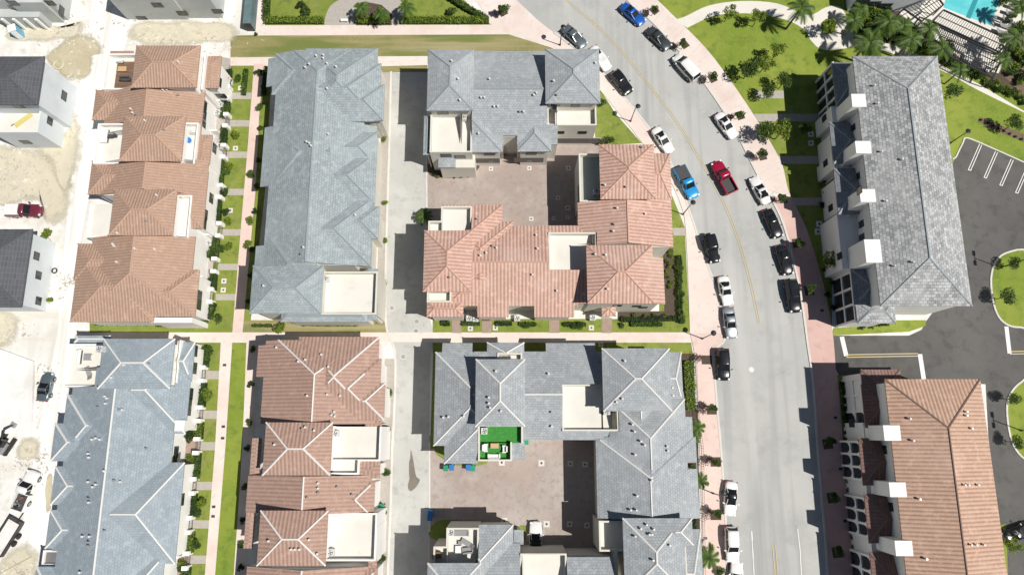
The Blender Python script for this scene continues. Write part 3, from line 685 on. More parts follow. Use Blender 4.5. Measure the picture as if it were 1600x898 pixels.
# roads and lanes
LK = smooth([(740,-60),(800,-4),(838,30),(880,62),(925,96),(962,138),(1000,182),(1036,232),(1060,282),(1080,338),(1095,385),(1107,418),(1117,446),(1128,490),(1133,520),(1130,534),(1119,545),(1116,570),(1120,631),(1126,698),(1133,798),(1136,898),(1138,970)])
RK = smooth([(940,-60),(980,0),(1014,30),(1058,76),(1100,130),(1128,170),(1154,214),(1184,274),(1220,340),(1240,410),(1252,467),(1262,540),(1270,598),(1279,725),(1288,830),(1293,898),(1297,970)])
sheet('road', LK + RK[::-1], 'road', 1)
CL = smooth([(835,-50),(885,0),(937,45),(975,85),(997,112),(1050,180),(1094,250),(1126,307),(1152,370),(1172,440),(1186,505)])
strip('centre_line', CL, .09, 'yellow', .008, off=.16); strip('centre_line', CL, .09, 'yellow', .008, off=-.16)
CL2 = smooth([(1209,850),(1213,898),(1217,960)]); strip('centre_line', CL2, .12, 'yellow', .008, off=.2); strip('centre_line', CL2, .12, 'yellow', .008, off=-.2)
strip('edge_line', [(1246,825),(1250,860),(1255,960)], .13, 'ywhite', .008)
strip('parking_line', [(1174,829),(1178,898)], .12, 'ywhite', .0085, dash=(1,)); 
for y in (829, 858, 882): strip('parking_line', [(1174.5+(y-829)*.05,y),(1175.5+(y-829)*.05,y+14)], .12, 'ywhite', .0085)
sheet('service_lane', [(612,112),(668,112),(668,222),(668,330),(672,500),(678,520),(678,536),(672,560),(671,680),(671,800),(669,900),(668,970),(604,970),(609,800),(613,700),(616,620),(617,560),(614,545),(607,525),(603,500),(606,300)], 'lane', 1)
sheet('driveway_apron', [(598,112),(612,112),(606,300),(603,500),(588,500),(592,300)], 'walkpaver', 1)
sheet('driveway_apron', [(598,560),(617,560),(616,620),(613,700),(609,800),(604,970),(585,970),(590,800),(596,640)], 'walkpaver', 1)
strip('kerb', smooth([(611,112),(609,200),(606,300),(603,400),(602,480),(604,512),(610,530),(616,545),(618,575),(616,640),(613,700),(610,800),(606,898),(604,960)], 4), .32, 'kerb', .0, h=.06)
strip('kerb', [(666,222),(667,330)], .25, 'kerb', 0, h=.05); strip('kerb', [(671,690),(671,830)], .25, 'kerb', 0, h=.05)
sheet('paved_court', [(667,215),(950,215),(935,240),(908,260),(906,365),(667,365)], 'paver', 2)
sheet('paved_court', [(671,680),(950,680),(960,900),(671,900)], 'paver', 2)
# grass beds by the houses
def beds(lst, m='grass', lv=3, name='lawn'):
    for q in lst: sheet(name, q, m, lv)
def R4(x0, y0, x1, y1): return [(x0,y0),(x1,y0),(x1,y1),(x0,y1)]
sheet('lawn', [(360,56),(420,55),(788,52),(860,74),(905,98),(668,100),(668,88),(360,90)], 'grassdry', 1)
sheet('lawn', [(412,-30),(800,-30),(720,-4),(768,39),(414,40)], 'grass', 1)
sheet('footpath', smooth([(507,41),(509,25),(518,8),(540,-6),(560,-30),(600,-30),(618,-8),(630,10),(634,40)], 5), 'walkpaver', 2)
sheet('planting_bed', [(556,40),(558,12),(575,4),(596,8),(612,22),(612,40)], 'mulch', 4)
sheet('lawn', [(928,125),(962,178),(1003,224),(930,228)], 'grass', 1)
sheet('lawn', [(905,215),(940,215),(940,245),(905,245)], 'grass', 1)
sheet('lawn', [(1030,290),(1048,300),(1070,355),(1078,519),(1030,519)], 'grass', 3)
sheet('lawn', [(676,498),(1078,498),(1078,519),(676,519)], 'grass', 1)
sheet('planting_bed', [(1036,388),(1052,388),(1056,500),(965,500),(965,486),(1038,486)], 'mulch', 4)
sheet('lawn', [(676,535),(1080,535),(1084,560),(1060,562),(1060,552),(676,552)], 'grass', 1)
sheet('lawn', [(677,548),(690,548),(684,700),(672,700)], 'grass', 3)
sheet('lawn', smooth([(680,705),(690,715),(710,726),(760,724),(752,700),(690,690)], 4, True), 'grass', 4)
sheet('lawn', smooth([(672,838),(674,822),(690,812),(725,812),(760,816),(760,840),(700,846)], 4, True), 'grass', 4)
sheet('lawn', [(812,820),(822,820),(822,842),(812,842)], 'grass', 4)
sheet('planting_bed', smooth([(668,262),(672,274),(690,278),(738,277),(744,268),(744,256),(670,256)], 4, True), 'mulch', 5)
sheet('planting_bed', [(1064,552),(1084,552),(1086,650),(1066,650)], 'mulch', 4)
sheet('planting_bed', [(1070,640),(1090,640),(1097,970),(1080,970)], 'mulch', 3)
sheet('lawn', [(390,500),(600,500),(608,519),(362,519),(362,505)], 'grassdry', 3)
sheet('lawn', [(140,503),(362,503),(362,519),(140,519)], 'grass', 1)
sheet('lawn', [(362,535),(386,535),(378,700),(366,898),(360,970),(328,970),(335,898),(350,700)], 'grasspark', 1)
sheet('lawn', [(345,100),(398,100),(386,300),(364,519),(320,519),(332,300)], 'grass', 1)
sheet('lawn', [(300,535),(346,535),(336,700),(320,898),(315,970),(262,970),(280,700)], 'grass', 1)
sheet('lawn', [(408,104),(425,104),(414,300),(392,500),(372,519),(385,300)], 'grass', 1)
sheet('lawn', [(590,104),(668,102),(668,113),(590,113)], 'grassdry', 2)
sheet('patio', [(340,88),(362,92),(352,230),(335,400),(322,500),(300,500),(318,260)], 'walkpaver', 2)
sheet('patio', [(300,540),(324,540),(315,700),(295,898),(288,970),(252,970),(270,700)], 'patio', 2)
for (y, x) in ((150,362),(193,360),(242,357),(300,354),(363,351),(417,347),(464,345)): sheet('garden_walk', [(x-8,y-5),(x+31,y-5),(x+30,y+5),(x-8,y+5)], 'walkpaver', 4)
for (y, x) in ((585,320),(647,316),(696,313),(758,308),(818,303),(873,299)): sheet('garden_walk', [(x-4,y-6),(x+24,y-6),(x+23,y+7),(x-4,y+7)], 'walkpaver', 4)
for (x0, x1) in ((706,721),(753,768),(858,874),(940,956)): sheet('garden_walk', R4(x0,496,x1,520), 'patio', 4)
for (y, x0, x1) in ((148,1178,1225),(184,1178,1282),(250,1205,1290),(315,1225,1300),(362,1050,1075)): sheet('garden_walk', [(x0,y-6),(x1,y-6),(x1,y+6),(x0+3,y+6)], 'walkpaver', 4)
# footpaths
sheet('footpath', [(118,519),(1108,519),(1118,532),(1100,535),(118,533)], 'path', 3)
sheet('footpath', [(360,90),(668,88),(668,103),(398,103),(386,300),(378,360),(368,519),(360,519),(370,360),(386,180),(390,104),(360,103)][0:0] or [(360,90),(668,89),(668,102),(360,103)], 'path', 3)
sheet('footpath', [(397,100),(412,100),(405,180),(399,300),(379,519),(363,519),(376,360),(387,230)], 'pathpink', 5)
sheet('footpath', [(345,533),(363,533),(352,700),(336,898),(330,970),(313,970),(320,898),(336,700)], 'path', 4)
sheet('footpath', [(385,533),(404,533),(396,700),(384,898),(378,970),(358,970),(365,898),(379,700)], 'path', 4)
sheet('footpath', [(398,40),(770,39),(735,-10),(700,-30),(770,-30),(815,8),(838,30),(880,64),(925,98),(905,98),(860,72),(800,54),(398,56)], 'path', 3)
sheet('footpath', [(390,-40),(412,-40),(414,40),(392,45)], 'path', 4)
inner = [(1138,970),(1136,898),(1133,798),(1126,698),(1120,631),(1116,570),(1119,545),(1130,534),(1133,520),(1128,490),(1117,446),(1107,418),(1095,385),(1080,338),(1060,282),(1036,232),(1000,182),(962,138),(925,96)]
sheet('pavement', smooth([(905,98),(937,140),(967,177),(1004,224),(1030,262),(1047,282),(1064,320),(1071,353),(1075,430),(1078,520)], 3) + smooth(inner[8:], 3), 'path', 5, z=.08)
sheet('pavement', smooth([(1078,520),(1086,560),(1091,650),(1095,760),(1098,898),(1100,970)], 3) + smooth(inner[:9], 3), 'pathpink', 5, z=.08)
strip('kerb', [p for p in LK if p[1] > 50], .28, 'kerb', .0, h=KZ)
outer = smooth([(985,-60),(1027,0),(1054,30),(1071,43),(1110,84),(1154,144),(1184,190),(1220,252),(1233,300),(1260,357),(1280,420),(1292,467),(1302,527),(1306,577),(1310,598),(1318,698),(1327,800),(1336,898),(1342,970)])
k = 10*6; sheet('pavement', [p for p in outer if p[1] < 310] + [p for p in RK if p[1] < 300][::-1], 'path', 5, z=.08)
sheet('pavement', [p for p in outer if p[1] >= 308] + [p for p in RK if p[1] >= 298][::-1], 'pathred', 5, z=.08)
strip('kerb', RK, .3, 'kerb', .0, h=KZ)
# park and the right hand side
sheet('lawn', [(980,-60),(1700,-60),(1700,330),(1500,330),(1300,330),(1300,520),(1290,467),(1233,300),(1154,144),(1071,43),(1027,0)], 'grasspark', 1)
sheet('lawn', [(1180,180),(1290,180),(1300,330),(1300,515),(1292,467),(1260,357),(1233,300),(1210,235)], 'grass', 3)
sheet('footpath', smooth([(1054,31),(1071,26),(1108,9),(1160,2),(1215,6),(1262,24),(1290,12),(1310,10),(1322,24),(1326,42),(1345,58),(1400,72),(1450,92),(1490,112),(1530,132),(1604,176),(1700,230),(1700,210),(1604,150),(1530,108)][:17], 4) + [(1700,232)] + smooth([(1600,176),(1530,142),(1470,110),(1400,86),(1352,72),(1320,76),(1285,78),(1266,62),(1258,48),(1230,32),(1180,22),(1120,24),(1074,44)], 4), 'whitepath', 2)
sheet('planting_bed', smooth([(1284,36),(1296,28),(1306,34),(1304,48),(1292,54),(1283,48)], 4, True), 'grasspark', 4)
sheet('planting_bed', [(1325,0),(1450,0),(1480,60),(1560,110),(1600,140),(1600,152),(1530,118),(1480,98),(1430,76),(1380,64),(1340,52),(1328,30)], 'mulch', 3)
sheet('planting_bed', [(1560,110),(1590,30),(1700,0),(1700,190),(1600,150)], 'mulchlt', 4)
sheet('planting_bed', [(1530,182),(1545,188),(1600,210),(1600,222),(1540,198),(1528,190)], 'mulchlt', 3)
sheet('pool_deck', [(1405,22),(1440,-40),(1700,-40),(1600,40),(1560,115),(1520,105)], 'whitepath', 4)
sheet('pool_water', [(1474,12),(1488,-40),(1600,-60),(1562,0),(1548,40),(1500,22)], 'water', 5); sheet('pool_edge_band', [(1509,27),(1516,30),(1537,-20),(1529,-20)], 'tiledeep', 6)
LOT = [(1492,250),(1490,252),(1496,240),(1500,232),(1510,216),(1600,254),(1700,300),(1700,970),(1520,970),(1320,590),(1306,586),(1300,527),(1340,524),(1400,524),(1430,518),(1446,508),(1450,490)]
sheet('parking_lot', [(1300,524),(1420,524),(1440,515),(1447,502),(1470,470),(1490,300),(1489,255),(1497,238),(1510,216),(1600,254),(1700,298),(1700,970),(1560,970),(1540,600),(1408,592),(1312,589),(1306,577)], 'black_asphalt', 2)
sheet('lawn', [(1306,586),(1350,586),(1352,970),(1334,898),(1318,698)], 'grass', 3)
strip('kerb', smooth([(1488,249),(1493,246),(1497,238),(1504,224),(1511,216),(1550,232),(1604,256),(1680,290)], 4), .2, 'kerb', 0, h=KZ)
sheet('lawn', [(1303,512),(1345,510),(1395,500),(1447,500),(1446,509),(1420,518),(1300,524)], 'grasspark', 3, z=.05)
for i in range(5): 
    x, y = 1514.5+i*24.6, 266+i*11.8; strip('bay_line', [(x,y),(x+17.5,y-40)], .12, 'ywhite', .013, off=.18); strip('bay_line', [(x,y),(x+17.5,y-40)], .12, 'ywhite', .013, off=-.18); strip('bay_line', [(x-2.5,y-.5),(x+2.5,y+.8)], .12, 'ywhite', .0135)
isl = smooth([(1604,393),(1570,396),(1554,412),(1548,436),(1551,470),(1560,495),(1575,508),(1593,511),(1604,506),(1604,440)], 4, True)
sheet('traffic_island', isl, 'grasspark', 4, z=.1, thick=.09); strip('kerb', isl+[isl[0]], .25, 'kerb', 0, h=.13)
isl = smooth([(1620,588),(1596,596),(1580,612),(1573,632),(1575,665),(1583,695),(1600,716),(1625,722)], 4, True)
sheet('traffic_island', isl, 'grasspark', 4, z=.1, thick=.09); strip('kerb', isl+[isl[0]], .25, 'kerb', 0, h=.13)
for l, wd in (([(1315,526),(1322,556)], .65), ([(1437,553),(1443,592)], .65), ([(1572,510),(1577,552)], .6)): strip('stop_line', l, wd, 'ywhite', .013)
for l in ([(1322,556),(1434,554)], [(1577,551),(1620,550)]): strip('lane_line', l, .13, 'yellow', .0135, off=.18); strip('lane_line', l, .13, 'yellow', .0135, off=-.18)
sheet('planting_bed', [(1563,820),(1572,818),(1578,970),(1566,970)], 'grasspark', 4)
# construction ground
sheet('construction_road', [(150,-60),(236,-60),(190,90),(150,250),(125,380),(118,519),(112,560),(95,700),(60,970),(10,970),(55,700),(90,520),(100,400),(112,250),(135,90)], 'chalk', 1)
soft_patch('dusty_patch', smooth([(205,40),(245,34),(300,36),(352,36),(372,50),(362,64),(300,68),(240,72),(205,60)], 5, True), 'olive', 1)
soft_patch('damp_patch', smooth([(72,92),(88,74),(110,58),(128,54),(142,58),(156,68),(157,84),(146,88),(142,112),(132,122),(104,124),(90,110)], 4, True), 'wet', 2, 1.2)
soft_patch('dusty_patch', smooth([(-20,232),(60,236),(108,246),(112,290),(100,340),(70,346),(60,310),(-20,318)], 5, True), 'olive', 3)
soft_patch('dusty_patch', smooth([(-20,488),(25,492),(26,520),(8,540),(-20,545)], 5, True), 'olive', 4, 1.5)
soft_patch('damp_patch', smooth([(73,748),(82,742),(80,790),(72,796)], 5, True), 'wet', 5, .6)
soft_patch('dusty_patch', smooth([(20,34),(60,40),(110,42),(128,34),(120,56),(60,64),(10,60)], 5, True), 'olive', 6, 1.5)
soft_patch('dusty_patch', smooth([(36,690),(58,690),(56,716),(30,712)], 5, True), 'olive', 7, 1.4)
soft_patch('dusty_patch', smooth([(60,225),(100,210),(118,180),(124,240),(100,300),(80,260)], 5, True), 'olive', 8, 2)
soft_patch('dusty_patch', smooth([(0,880),(40,850),(60,870),(40,920),(0,930)], 5, True), 'olive', 9, 2)
# pavement joints across the roadside pavements: thin grooves
jm = MB()
for i in range(0, len(outer), 2):
    p = outer[i]; q = min(RK, key=lambda r: (r[0]-p[0])**2+(r[1]-p[1])**2); a, b_ = W(*p, .084), W(*q, .084); d = (b_-a).normalized()*.3; n = Vector((-d.y, d.x, 0)).normalized()*.018
    jm.poly([a+n, a-n, b_-d-n, b_-d+n][::-1])
M['joint'] = mat('pavement_joint', (.50, .42, .375), .95)
tag(jm.build('pavement_joint', M['joint']), kind='structure')
jm = MB()
for i in range(26):
    x = 150+i*36.5
    a, b_ = W(x, 519.5, .016), W(x-.2, 532, .016); jm.poly([(a.x-.02,a.y,.016),(b_.x-.02,b_.y,.016),(b_.x+.02,b_.y,.016),(a.x+.02,a.y,.016)])
tag(jm.build('pavement_joint', M['joint']), kind='structure')
# ---------------------------------------------------------------- vehicles
PAINT = {}
def paint(name, c, metal=0.0, rough=.28):
    if name not in PAINT: PAINT[name] = mat(name+'_car_paint', c, rough, metal, coat=.6, noise=[(1.5, tuple(x*.9 for x in c), .55, .85, 3)])
    return PAINT[name]
M['carglass'] = mat('tinted_car_glass', (.012, .014, .017), .18, spec=.35); M['tyre'] = mat('tyre_rubber', (.025, .025, .025), .9)
M['rim'] = mat('wheel_rim', (.45, .45, .46), .35, .8); M['lamp'] = mat('headlamp_lens', (.75, .77, .8), .1); M['tail'] = mat('tail_lamp_lens', (.35, .015, .015), .2)
M['trim'] = mat('black_car_trim', (.03, .03, .03), .6); M['bedliner'] = mat('pickup_bedliner', (.055, .055, .06), .8)
def rnd(st, kind):      # outline of the body seen from above: half width along x
    return st
def ring(x, w, zs):     # zs: list of (fraction of half width, z); returns closed ring from right sill over to left sill
    a = [(x, -w*f, z) for f, z in zs]; return a + [(x, -y, z) for (_, y, z) in a[::-1]]
def body_mesh(kind, L, Wd):
    h = L/2; w = Wd/2; m = MB()
    if kind == 'sedan':   st = [(-h,.60,.68,.74),(-h+.10,.80,.50,.92),(-h+.45,.93,.30,1.02),(-h+1.0,.985,.28,1.04),(-.7,1,.27,.98),(.6,1,.27,.97),(h-1.25,.985,.28,.97),(h-.6,.95,.30,.86),(h-.22,.84,.34,.74),(h-.02,.56,.45,.62)]
    elif kind == 'suv':   st = [(-h,.80,.62,.80),(-h+.10,.92,.48,1.06),(-h+.5,.985,.34,1.12),(-.7,1,.32,1.1),(.6,1,.32,1.08),(h-1.15,.985,.32,1.08),(h-.5,.95,.34,1.0),(h-.16,.86,.40,.86),(h,.66,.5,.72)]
    elif kind == 'jeep':  st = [(-h,.90,.5,1.1),(-h+.1,.95,.45,1.15),(-.2,.96,.45,1.15),(.45,.96,.45,1.13),(.55,.86,.45,1.12),(h-.25,.72,.5,1.05),(h-.12,.70,.5,.95),(h,.66,.55,.85)]
    else:                 st = [(-.35,.96,.40,1.14),(.3,1,.38,1.14),(h-1.35,1,.38,1.13),(h-.6,.97,.40,1.08),(h-.15,.88,.45,.95),(h,.70,.5,.8)]
    rings = []
    for (x, f, zb, zt) in st:
        ww = w*f; zm = zb+(zt-zb)*.55
        rings.append(ring(x, ww, [(.94, zb), (1, zm), (.96, zt-.10), (.80, zt-.02), (.40, zt+.025), (0.02, zt+.035)]))
    m.loft(rings); return m, st
def cabin(kind, L, Wd):
    h = L/2; w = Wd/2
    # x, half width at belt, half width at roof, z belt, z roof (rows from back to front)
    T = {'sedan': dict(b=-h+.85, rb=-h+1.55, rf=h-2.35, f=h-1.45, bw=.90, rw=.68, zb=.98, zr=1.44),
         'suv':   dict(b=-h+.12, rb=-h+.50, rf=h-2.15, f=h-1.25, bw=.92, rw=.74, zb=1.05, zr=1.68),
         'van':   dict(b=-h+.06, rb=-h+.34, rf=h-1.75, f=h-.85, bw=.94, rw=.80, zb=1.05, zr=1.82),
         'jeep':  dict(b=-h+.14, rb=-h+.22, rf=.10, f=.42, bw=.90, rw=.84, zb=1.12, zr=1.82),
         'pickup':dict(b=-.42, rb=-.22, rf=h-2.25, f=h-1.5, bw=.92, rw=.76, zb=1.1, zr=1.86)}[kind]
    n = T; zb, zr = n['zb'], n['zr']; B, R = w*n['bw'], w*n['rw']
    g = MB()
    lo = [(n['b'], B*.86), (n['b']+.35, B*.97), ((n['b']+n['f'])/2, B), (n['f']-.45, B*.97), (n['f'], B*.80)]
    hi = [(n['rb'], R*.93), (n['rb']+.25, R), ((n['rb']+n['rf'])/2, R*1.02), (n['rf']-.25, R), (n['rf'], R*.92)]
    k = len(lo); nv = len(g.v)
    ring1 = [(x, -y, zb-.06) for x, y in lo] + [(x, y, zb-.06) for x, y in lo[::-1]]; ring2 = [(x, -y, zr-.05) for x, y in hi] + [(x, y, zr-.05) for x, y in hi[::-1]]
    g.v += ring1 + ring2; q = 2*k
    for i in range(q): j = (i+1) % q; g.f.append((i, j, q+j, q+i))
    g.f.append(tuple(range(2*q-1, q-1, -1))[::-1])
    r = MB()            # roof skin with a soft crown, slightly proud of the glass
    rows = []
    for (x, y) in [(n['rb']-.05, R*.90)] + hi[1:-1] + [(n['rf']+.05, R*.88)]:
        y = y+.02; e = .02 if x in (n['rb']-.05, n['rf']+.05) else 0
        rows.append([(x, -y, zr-.06), (x, -y*.93, zr-.01-e), (x, -y*.5, zr+.03-e), (x, 0, zr+.04-e), (x, y*.5, zr+.03-e), (x, y*.93, zr-.01-e), (x, y, zr-.06)])
    r.loft(rows)
    p = []            # pillars
    for sy in (-1, 1):
        for (a, b_) in ((lo[0], hi[0]), (lo[2], hi[2]), (lo[-1], hi[-1])):
            q_ = MB(); p.append(q_); q_.tube((a[0], sy*(a[1]+.005), zb-.04), (b_[0], sy*(b_[1]+.01), zr-.05), .045, m=4)
    return g, r, p
CARP = {}
CARN = {'sedan': ('parked_car', 'car', 4.75, 1.84), 'suv': ('parked_suv', 'suv', 4.8, 1.95), 'van': ('parked_van', 'van', 5.2, 2.0), 'jeep': ('parked_suv', 'suv', 4.4, 1.9), 'pickup': ('pickup_truck', 'pickup truck', 5.7, 2.03)}
def car(kind, px, py, nx, ny, col, label, L=None, roof=None, sunroof=False, group=None, z=.008, hatch=False):
    nm, cat, L0, Wd = CARN[kind]; L = L or L0
    p = W(px, py, .8); q = W(px+nx, py+ny, .8); a = math.atan2(q.y-p.y, q.x-p.x)
    t = thing(nm, (p.x, p.y, z), label, cat, group, rz=a); O = Vector((0,0,0))
    def part(mb, name, m, par=t, smooth=False): return mb.build(name, m, par, smooth, o=O)
    bk = 'suv' if kind == 'van' else kind
    b, st_ = body_mesh(bk, L, Wd); bd = part(b, 'body', col, smooth=False)
    mod = bd.modifiers.new('soft', 'SUBSURF'); mod.levels = mod.render_levels = 2
    for f in bd.data.polygons: f.use_smooth = True
    g, r, pl = cabin(kind, L, Wd); part(g, 'windows', M['carglass']); rf = part(r, 'roof', roof or col)
    for f in rf.data.polygons: f.use_smooth = True
    for q_ in pl: part(q_, 'pillar', roof if roof and roof is not M['carglass'] else col)
    h = L/2
    if sunroof:
        x = (h-2.7); s = MB(); s.box(x-.75, -.40, 1.47, x-.05, .40, 1.492) if kind == 'sedan' else s.box(-.9, -.48, 1.70, .25, .48, 1.732); part(s, 'sunroof', M['carglass'], rf)
    wx = (h-.92, -h+.95) if kind != 'pickup' else (h-1.0, -h+1.2)
    for x in wx:
        for sy in (-1, 1):
            wr = .34 if kind in ('sedan',) else .39
            w = MB(); w.tube((x, sy*(Wd/2-.24), wr), (x, sy*(Wd/2+.005), wr), wr, m=14); wo = part(w, 'wheel', M['tyre'])
            r2 = MB(); r2.tube((x, sy*(Wd/2), wr), (x, sy*(Wd/2+.02), wr), wr*.6, m=10); part(r2, 'rim', M['rim'], wo)
    for sy in (-1, 1):
        zz = {'sedan': .70, 'suv': .86, 'van': .86, 'jeep': .9, 'pickup': .92}[kind]
        l = MB(); l.obox((h-.22, sy*Wd*.355), -sy*.5, .13, .12, zz-.07, zz+.09); part(l, 'headlight', M['lamp'])
        l = MB(); l.obox((-h+.10, sy*Wd*.40), sy*.4, .08, .10, zz-.02, zz+.16); part(l, 'taillight', M['tail'])
        mx = {'sedan': h-1.75, 'suv': h-1.6, 'van': h-1.3, 'jeep': .35, 'pickup': h-1.85}[kind]
        l = MB(); l.obox((mx, sy*(Wd/2+.12)), sy*.25, .07, .13, zz+.2, zz+.36); part(l, 'mirror', col if kind != 'jeep' else M['trim'])
    if kind == 'pickup':
        bed = MB(); x0, x1 = -h+.05, -.42; w = Wd/2-.02
        bed.box(x0, -w, .45, x1, -w+.14, 1.16); bed.box(x0, w-.14, .45, x1, w, 1.16); bed.box(x0, -w+.14, .45, x0+.08, w-.14, 1.14); bed.box(x1-.06, -w+.14, .5, x1, w-.14, 1.16)
        part(bed, 'bed', col); fl = MB(); fl.box(x0+.08, -w+.14, .5, x1-.06, w-.14, .72); part(fl, 'bed_floor', M['bedliner'])
    if kind == 'jeep':
        s = MB(); s.cyl(-h-.12, 0, .36, 0, 0, 4) if False else s.tube((-h-.22, 0, .95), (-h, 0, .95), .37, m=14); part(s, 'spare_wheel', M['tyre'])
    return t, a
WH = paint('white', (.74, .74, .73)); BK = paint('black', (.012, .013, .015), 0, .2); GR = paint('dark_grey', (.055, .065, .068), .3); SL = paint('silver', (.36, .39, .42), .6, .35)
BL = paint('deep_blue', (.012, .10, .42), .2); SK = paint('bright_sky_blue', (.02, .28, .62), .1); RD = paint('crimson', (.36, .008, .045), .2); MR = paint('maroon', (.17, .03, .05), .2); SG = paint('slate_grey', (.16, .20, .22), .5)
car('sedan', 989, 22, 14, 12, BL, 'glossy deep blue saloon car parked at the top of the curving road', sunroof=True)
car('sedan', 898, 57, 18, 17, SG, 'grey silver saloon car parked beside the topmost lamp on the left kerb')
car('sedan', 1030, 60, 18, 17, GR, 'dark grey saloon car parked behind the deep blue one')
car('sedan', 938, 91, 16, 21, WH, 'white saloon car parked tight against the corner of the grey roofed building', sunroof=True)
car('van', 1072, 105, -16, -18, WH, 'long white passenger van parked by the park lawn corner')
car('suv', 971, 129, 16, 20, BK, 'glossy black hatchback SUV parked between the white saloon and a street lamp', L=4.5)
car('sedan', 1135, 196, 14, 19, WH, 'white saloon car with dark sunroof parked opposite the small green lawn wedge', sunroof=True)
car('sedan', 1036, 219, 13, 19, WH, 'white saloon car parked just above the bright sky blue pickup truck', sunroof=True)
t, a = car('pickup', 1073, 285, 11, 21, SK, 'bright sky blue pickup truck with black bed cover on the left kerb', L=5.5)
c = MB(); c.box(-2.68, -.9, 1.17, -.44, .9, 1.21); c.build('bed_cover', M['bedliner'], t, o=Vector((0,0,0)))
t, a = car('pickup', 1131, 277, -11, -20, RD, 'crimson red pickup truck driving down the middle of the road', L=5.6)
car('sedan', 1188, 297, -10, -19, WH, 'white saloon car with black glass roof opposite the crimson pickup truck', roof=WH, sunroof=True)
car('sedan', 1208, 349, 9, 20, BK, 'black saloon car just below the white car with black glass roof')
car('jeep', 1112, 389, 6, 22, BK, 'boxy black off road car with spare wheel on the left kerb')
car('sedan', 1226, 406, 7, 22, BK, 'black saloon car parked between another black saloon and the big black SUV', sunroof=True)
car('sedan', 1134, 454, 5, 22, WH, 'white saloon car parked right behind the silver one on the left kerb', sunroof=True, L=4.5)
car('suv', 1239, 462, 4, 22, BK, 'big black SUV with roof rack in the shade by the rosy pavement', L=5.1, sunroof=True)
car('sedan', 1141, 504, 3, 22, SL, 'silver saloon car at the footpath crossing')
car('suv', 1130, 569, 1, 22, BK, 'lone black SUV parked on the left kerb below the footpath crossing', L=4.7)
car('sedan', 1142, 779, -1, 22, WH, 'white car with black panoramic roof parked beside a lamp at the lower left kerb', roof=M['carglass'])
car('suv', 1144, 850, 1, 22, WH, 'white SUV second from the bottom on the left kerb', L=4.7)
car('sedan', 1151, 905, 1, -22, WH, 'white car cut off by the bottom edge of the picture')
car('sedan', 837, 842, 0, -22, WH, 'white car with black glass roof parked in the lower paved court', roof=M['carglass'])
car('sedan', 70, 604, 4, -18, SG, 'slate grey car on the dusty track beside the white roof terrace', L=4.2)
t, a = car('pickup', 38, 329, 22, 0, MR, 'maroon pickup truck with a white utility rack on the dusty ground', L=5.4)
c = MB(); c.box(-2.6, -.85, 1.17, -.5, .85, 1.5); c.build('load', WH, t, o=Vector((0,0,0)))
t, a = car('pickup', 40, 766, 9, -21, WH, 'white pickup truck loaded with tools on the dusty track', L=5.6)
random.seed(3)
for i in range(7):
    c = MB(); x, y = random.uniform(-2.4, -.7), random.uniform(-.6, .6); c.obox((x, y), random.random()*3, .22, .14, .72, 1.0); c.build('tool_box', M[['metal', 'wood', 'dkmetal'][i % 3]], t, o=Vector((0,0,0)))
car('sedan', 1592, 832, 8, -3, BK, 'black car half hidden at the right edge in the shaded parking bay')
# tipper trailer behind the white pickup
p = W(10, 838, 1.0); q = W(30, 806, 1.0); a = math.atan2(q.y-p.y, q.x-p.x); t = thing('dump_trailer', (p.x, p.y, 0), 'open steel dump trailer full of pale rubble behind the loaded white pickup', 'trailer', rz=a); Z = Vector((0,0,0))
c = MB(); c.box(-2.4,-1.05,.7,2.4,-.95,1.5); c.box(-2.4,.95,.7,2.4,1.05,1.5); c.box(-2.4,-.95,.7,-2.3,.95,1.5); c.box(2.3,-.95,.7,2.4,.95,1.5); c.box(-2.3,-.95,.7,2.3,.95,.8); c.build('tub', M['dkmetal'], t, o=Z)
c = MB(); c.box(-2.28,-.93,.8,2.28,.93,1.28); c.build('rubble', M['sand'], t, o=Z)
c = MB(); c.tube((2.4,0,.6),(3.6,0,.5),.07); c.build('tow_bar', M['dkmetal'], t, o=Z)
for x in (-.6, .5):
    for sy in (-1, 1): c = MB(); c.tube((x, sy*1.08, .38), (x, sy*1.3, .38), .38, m=14); c.build('wheel', M['tyre'], t, o=Z)
# small excavator at the left edge
p = W(4, 694, .8); t = thing('mini_excavator', (p.x, p.y, 0), 'small dusty excavator with folded arm at the left edge', 'excavator', rz=math.radians(62))
for sy in (-1, 1): c = MB(); c.box(-1.3, sy*.8-.2, 0, 1.3, sy*.8+.2, .55); c.build('track', M['tyre'], t, o=Z)
c = MB(); c.box(-1.2,-.75,.6,.4,.75,1.3); c.build('engine_deck', M['metal'], t, o=Z); c = MB(); c.box(-.1,-.7,1.3,.9,.0,2.2); c.build('cab', M['carglass'], t, o=Z)
c = MB(); c.tube((.5,.3,1.1),(2.0,.3,2.1),.14); c.tube((2.0,.3,2.1),(2.9,.3,.9),.11); c.build('arm', M['dkmetal'], t, o=Z); c = MB(); c.box(2.6,-.05,.45,3.2,.65,.95); c.build('bucket', M['metal'], t, o=Z)
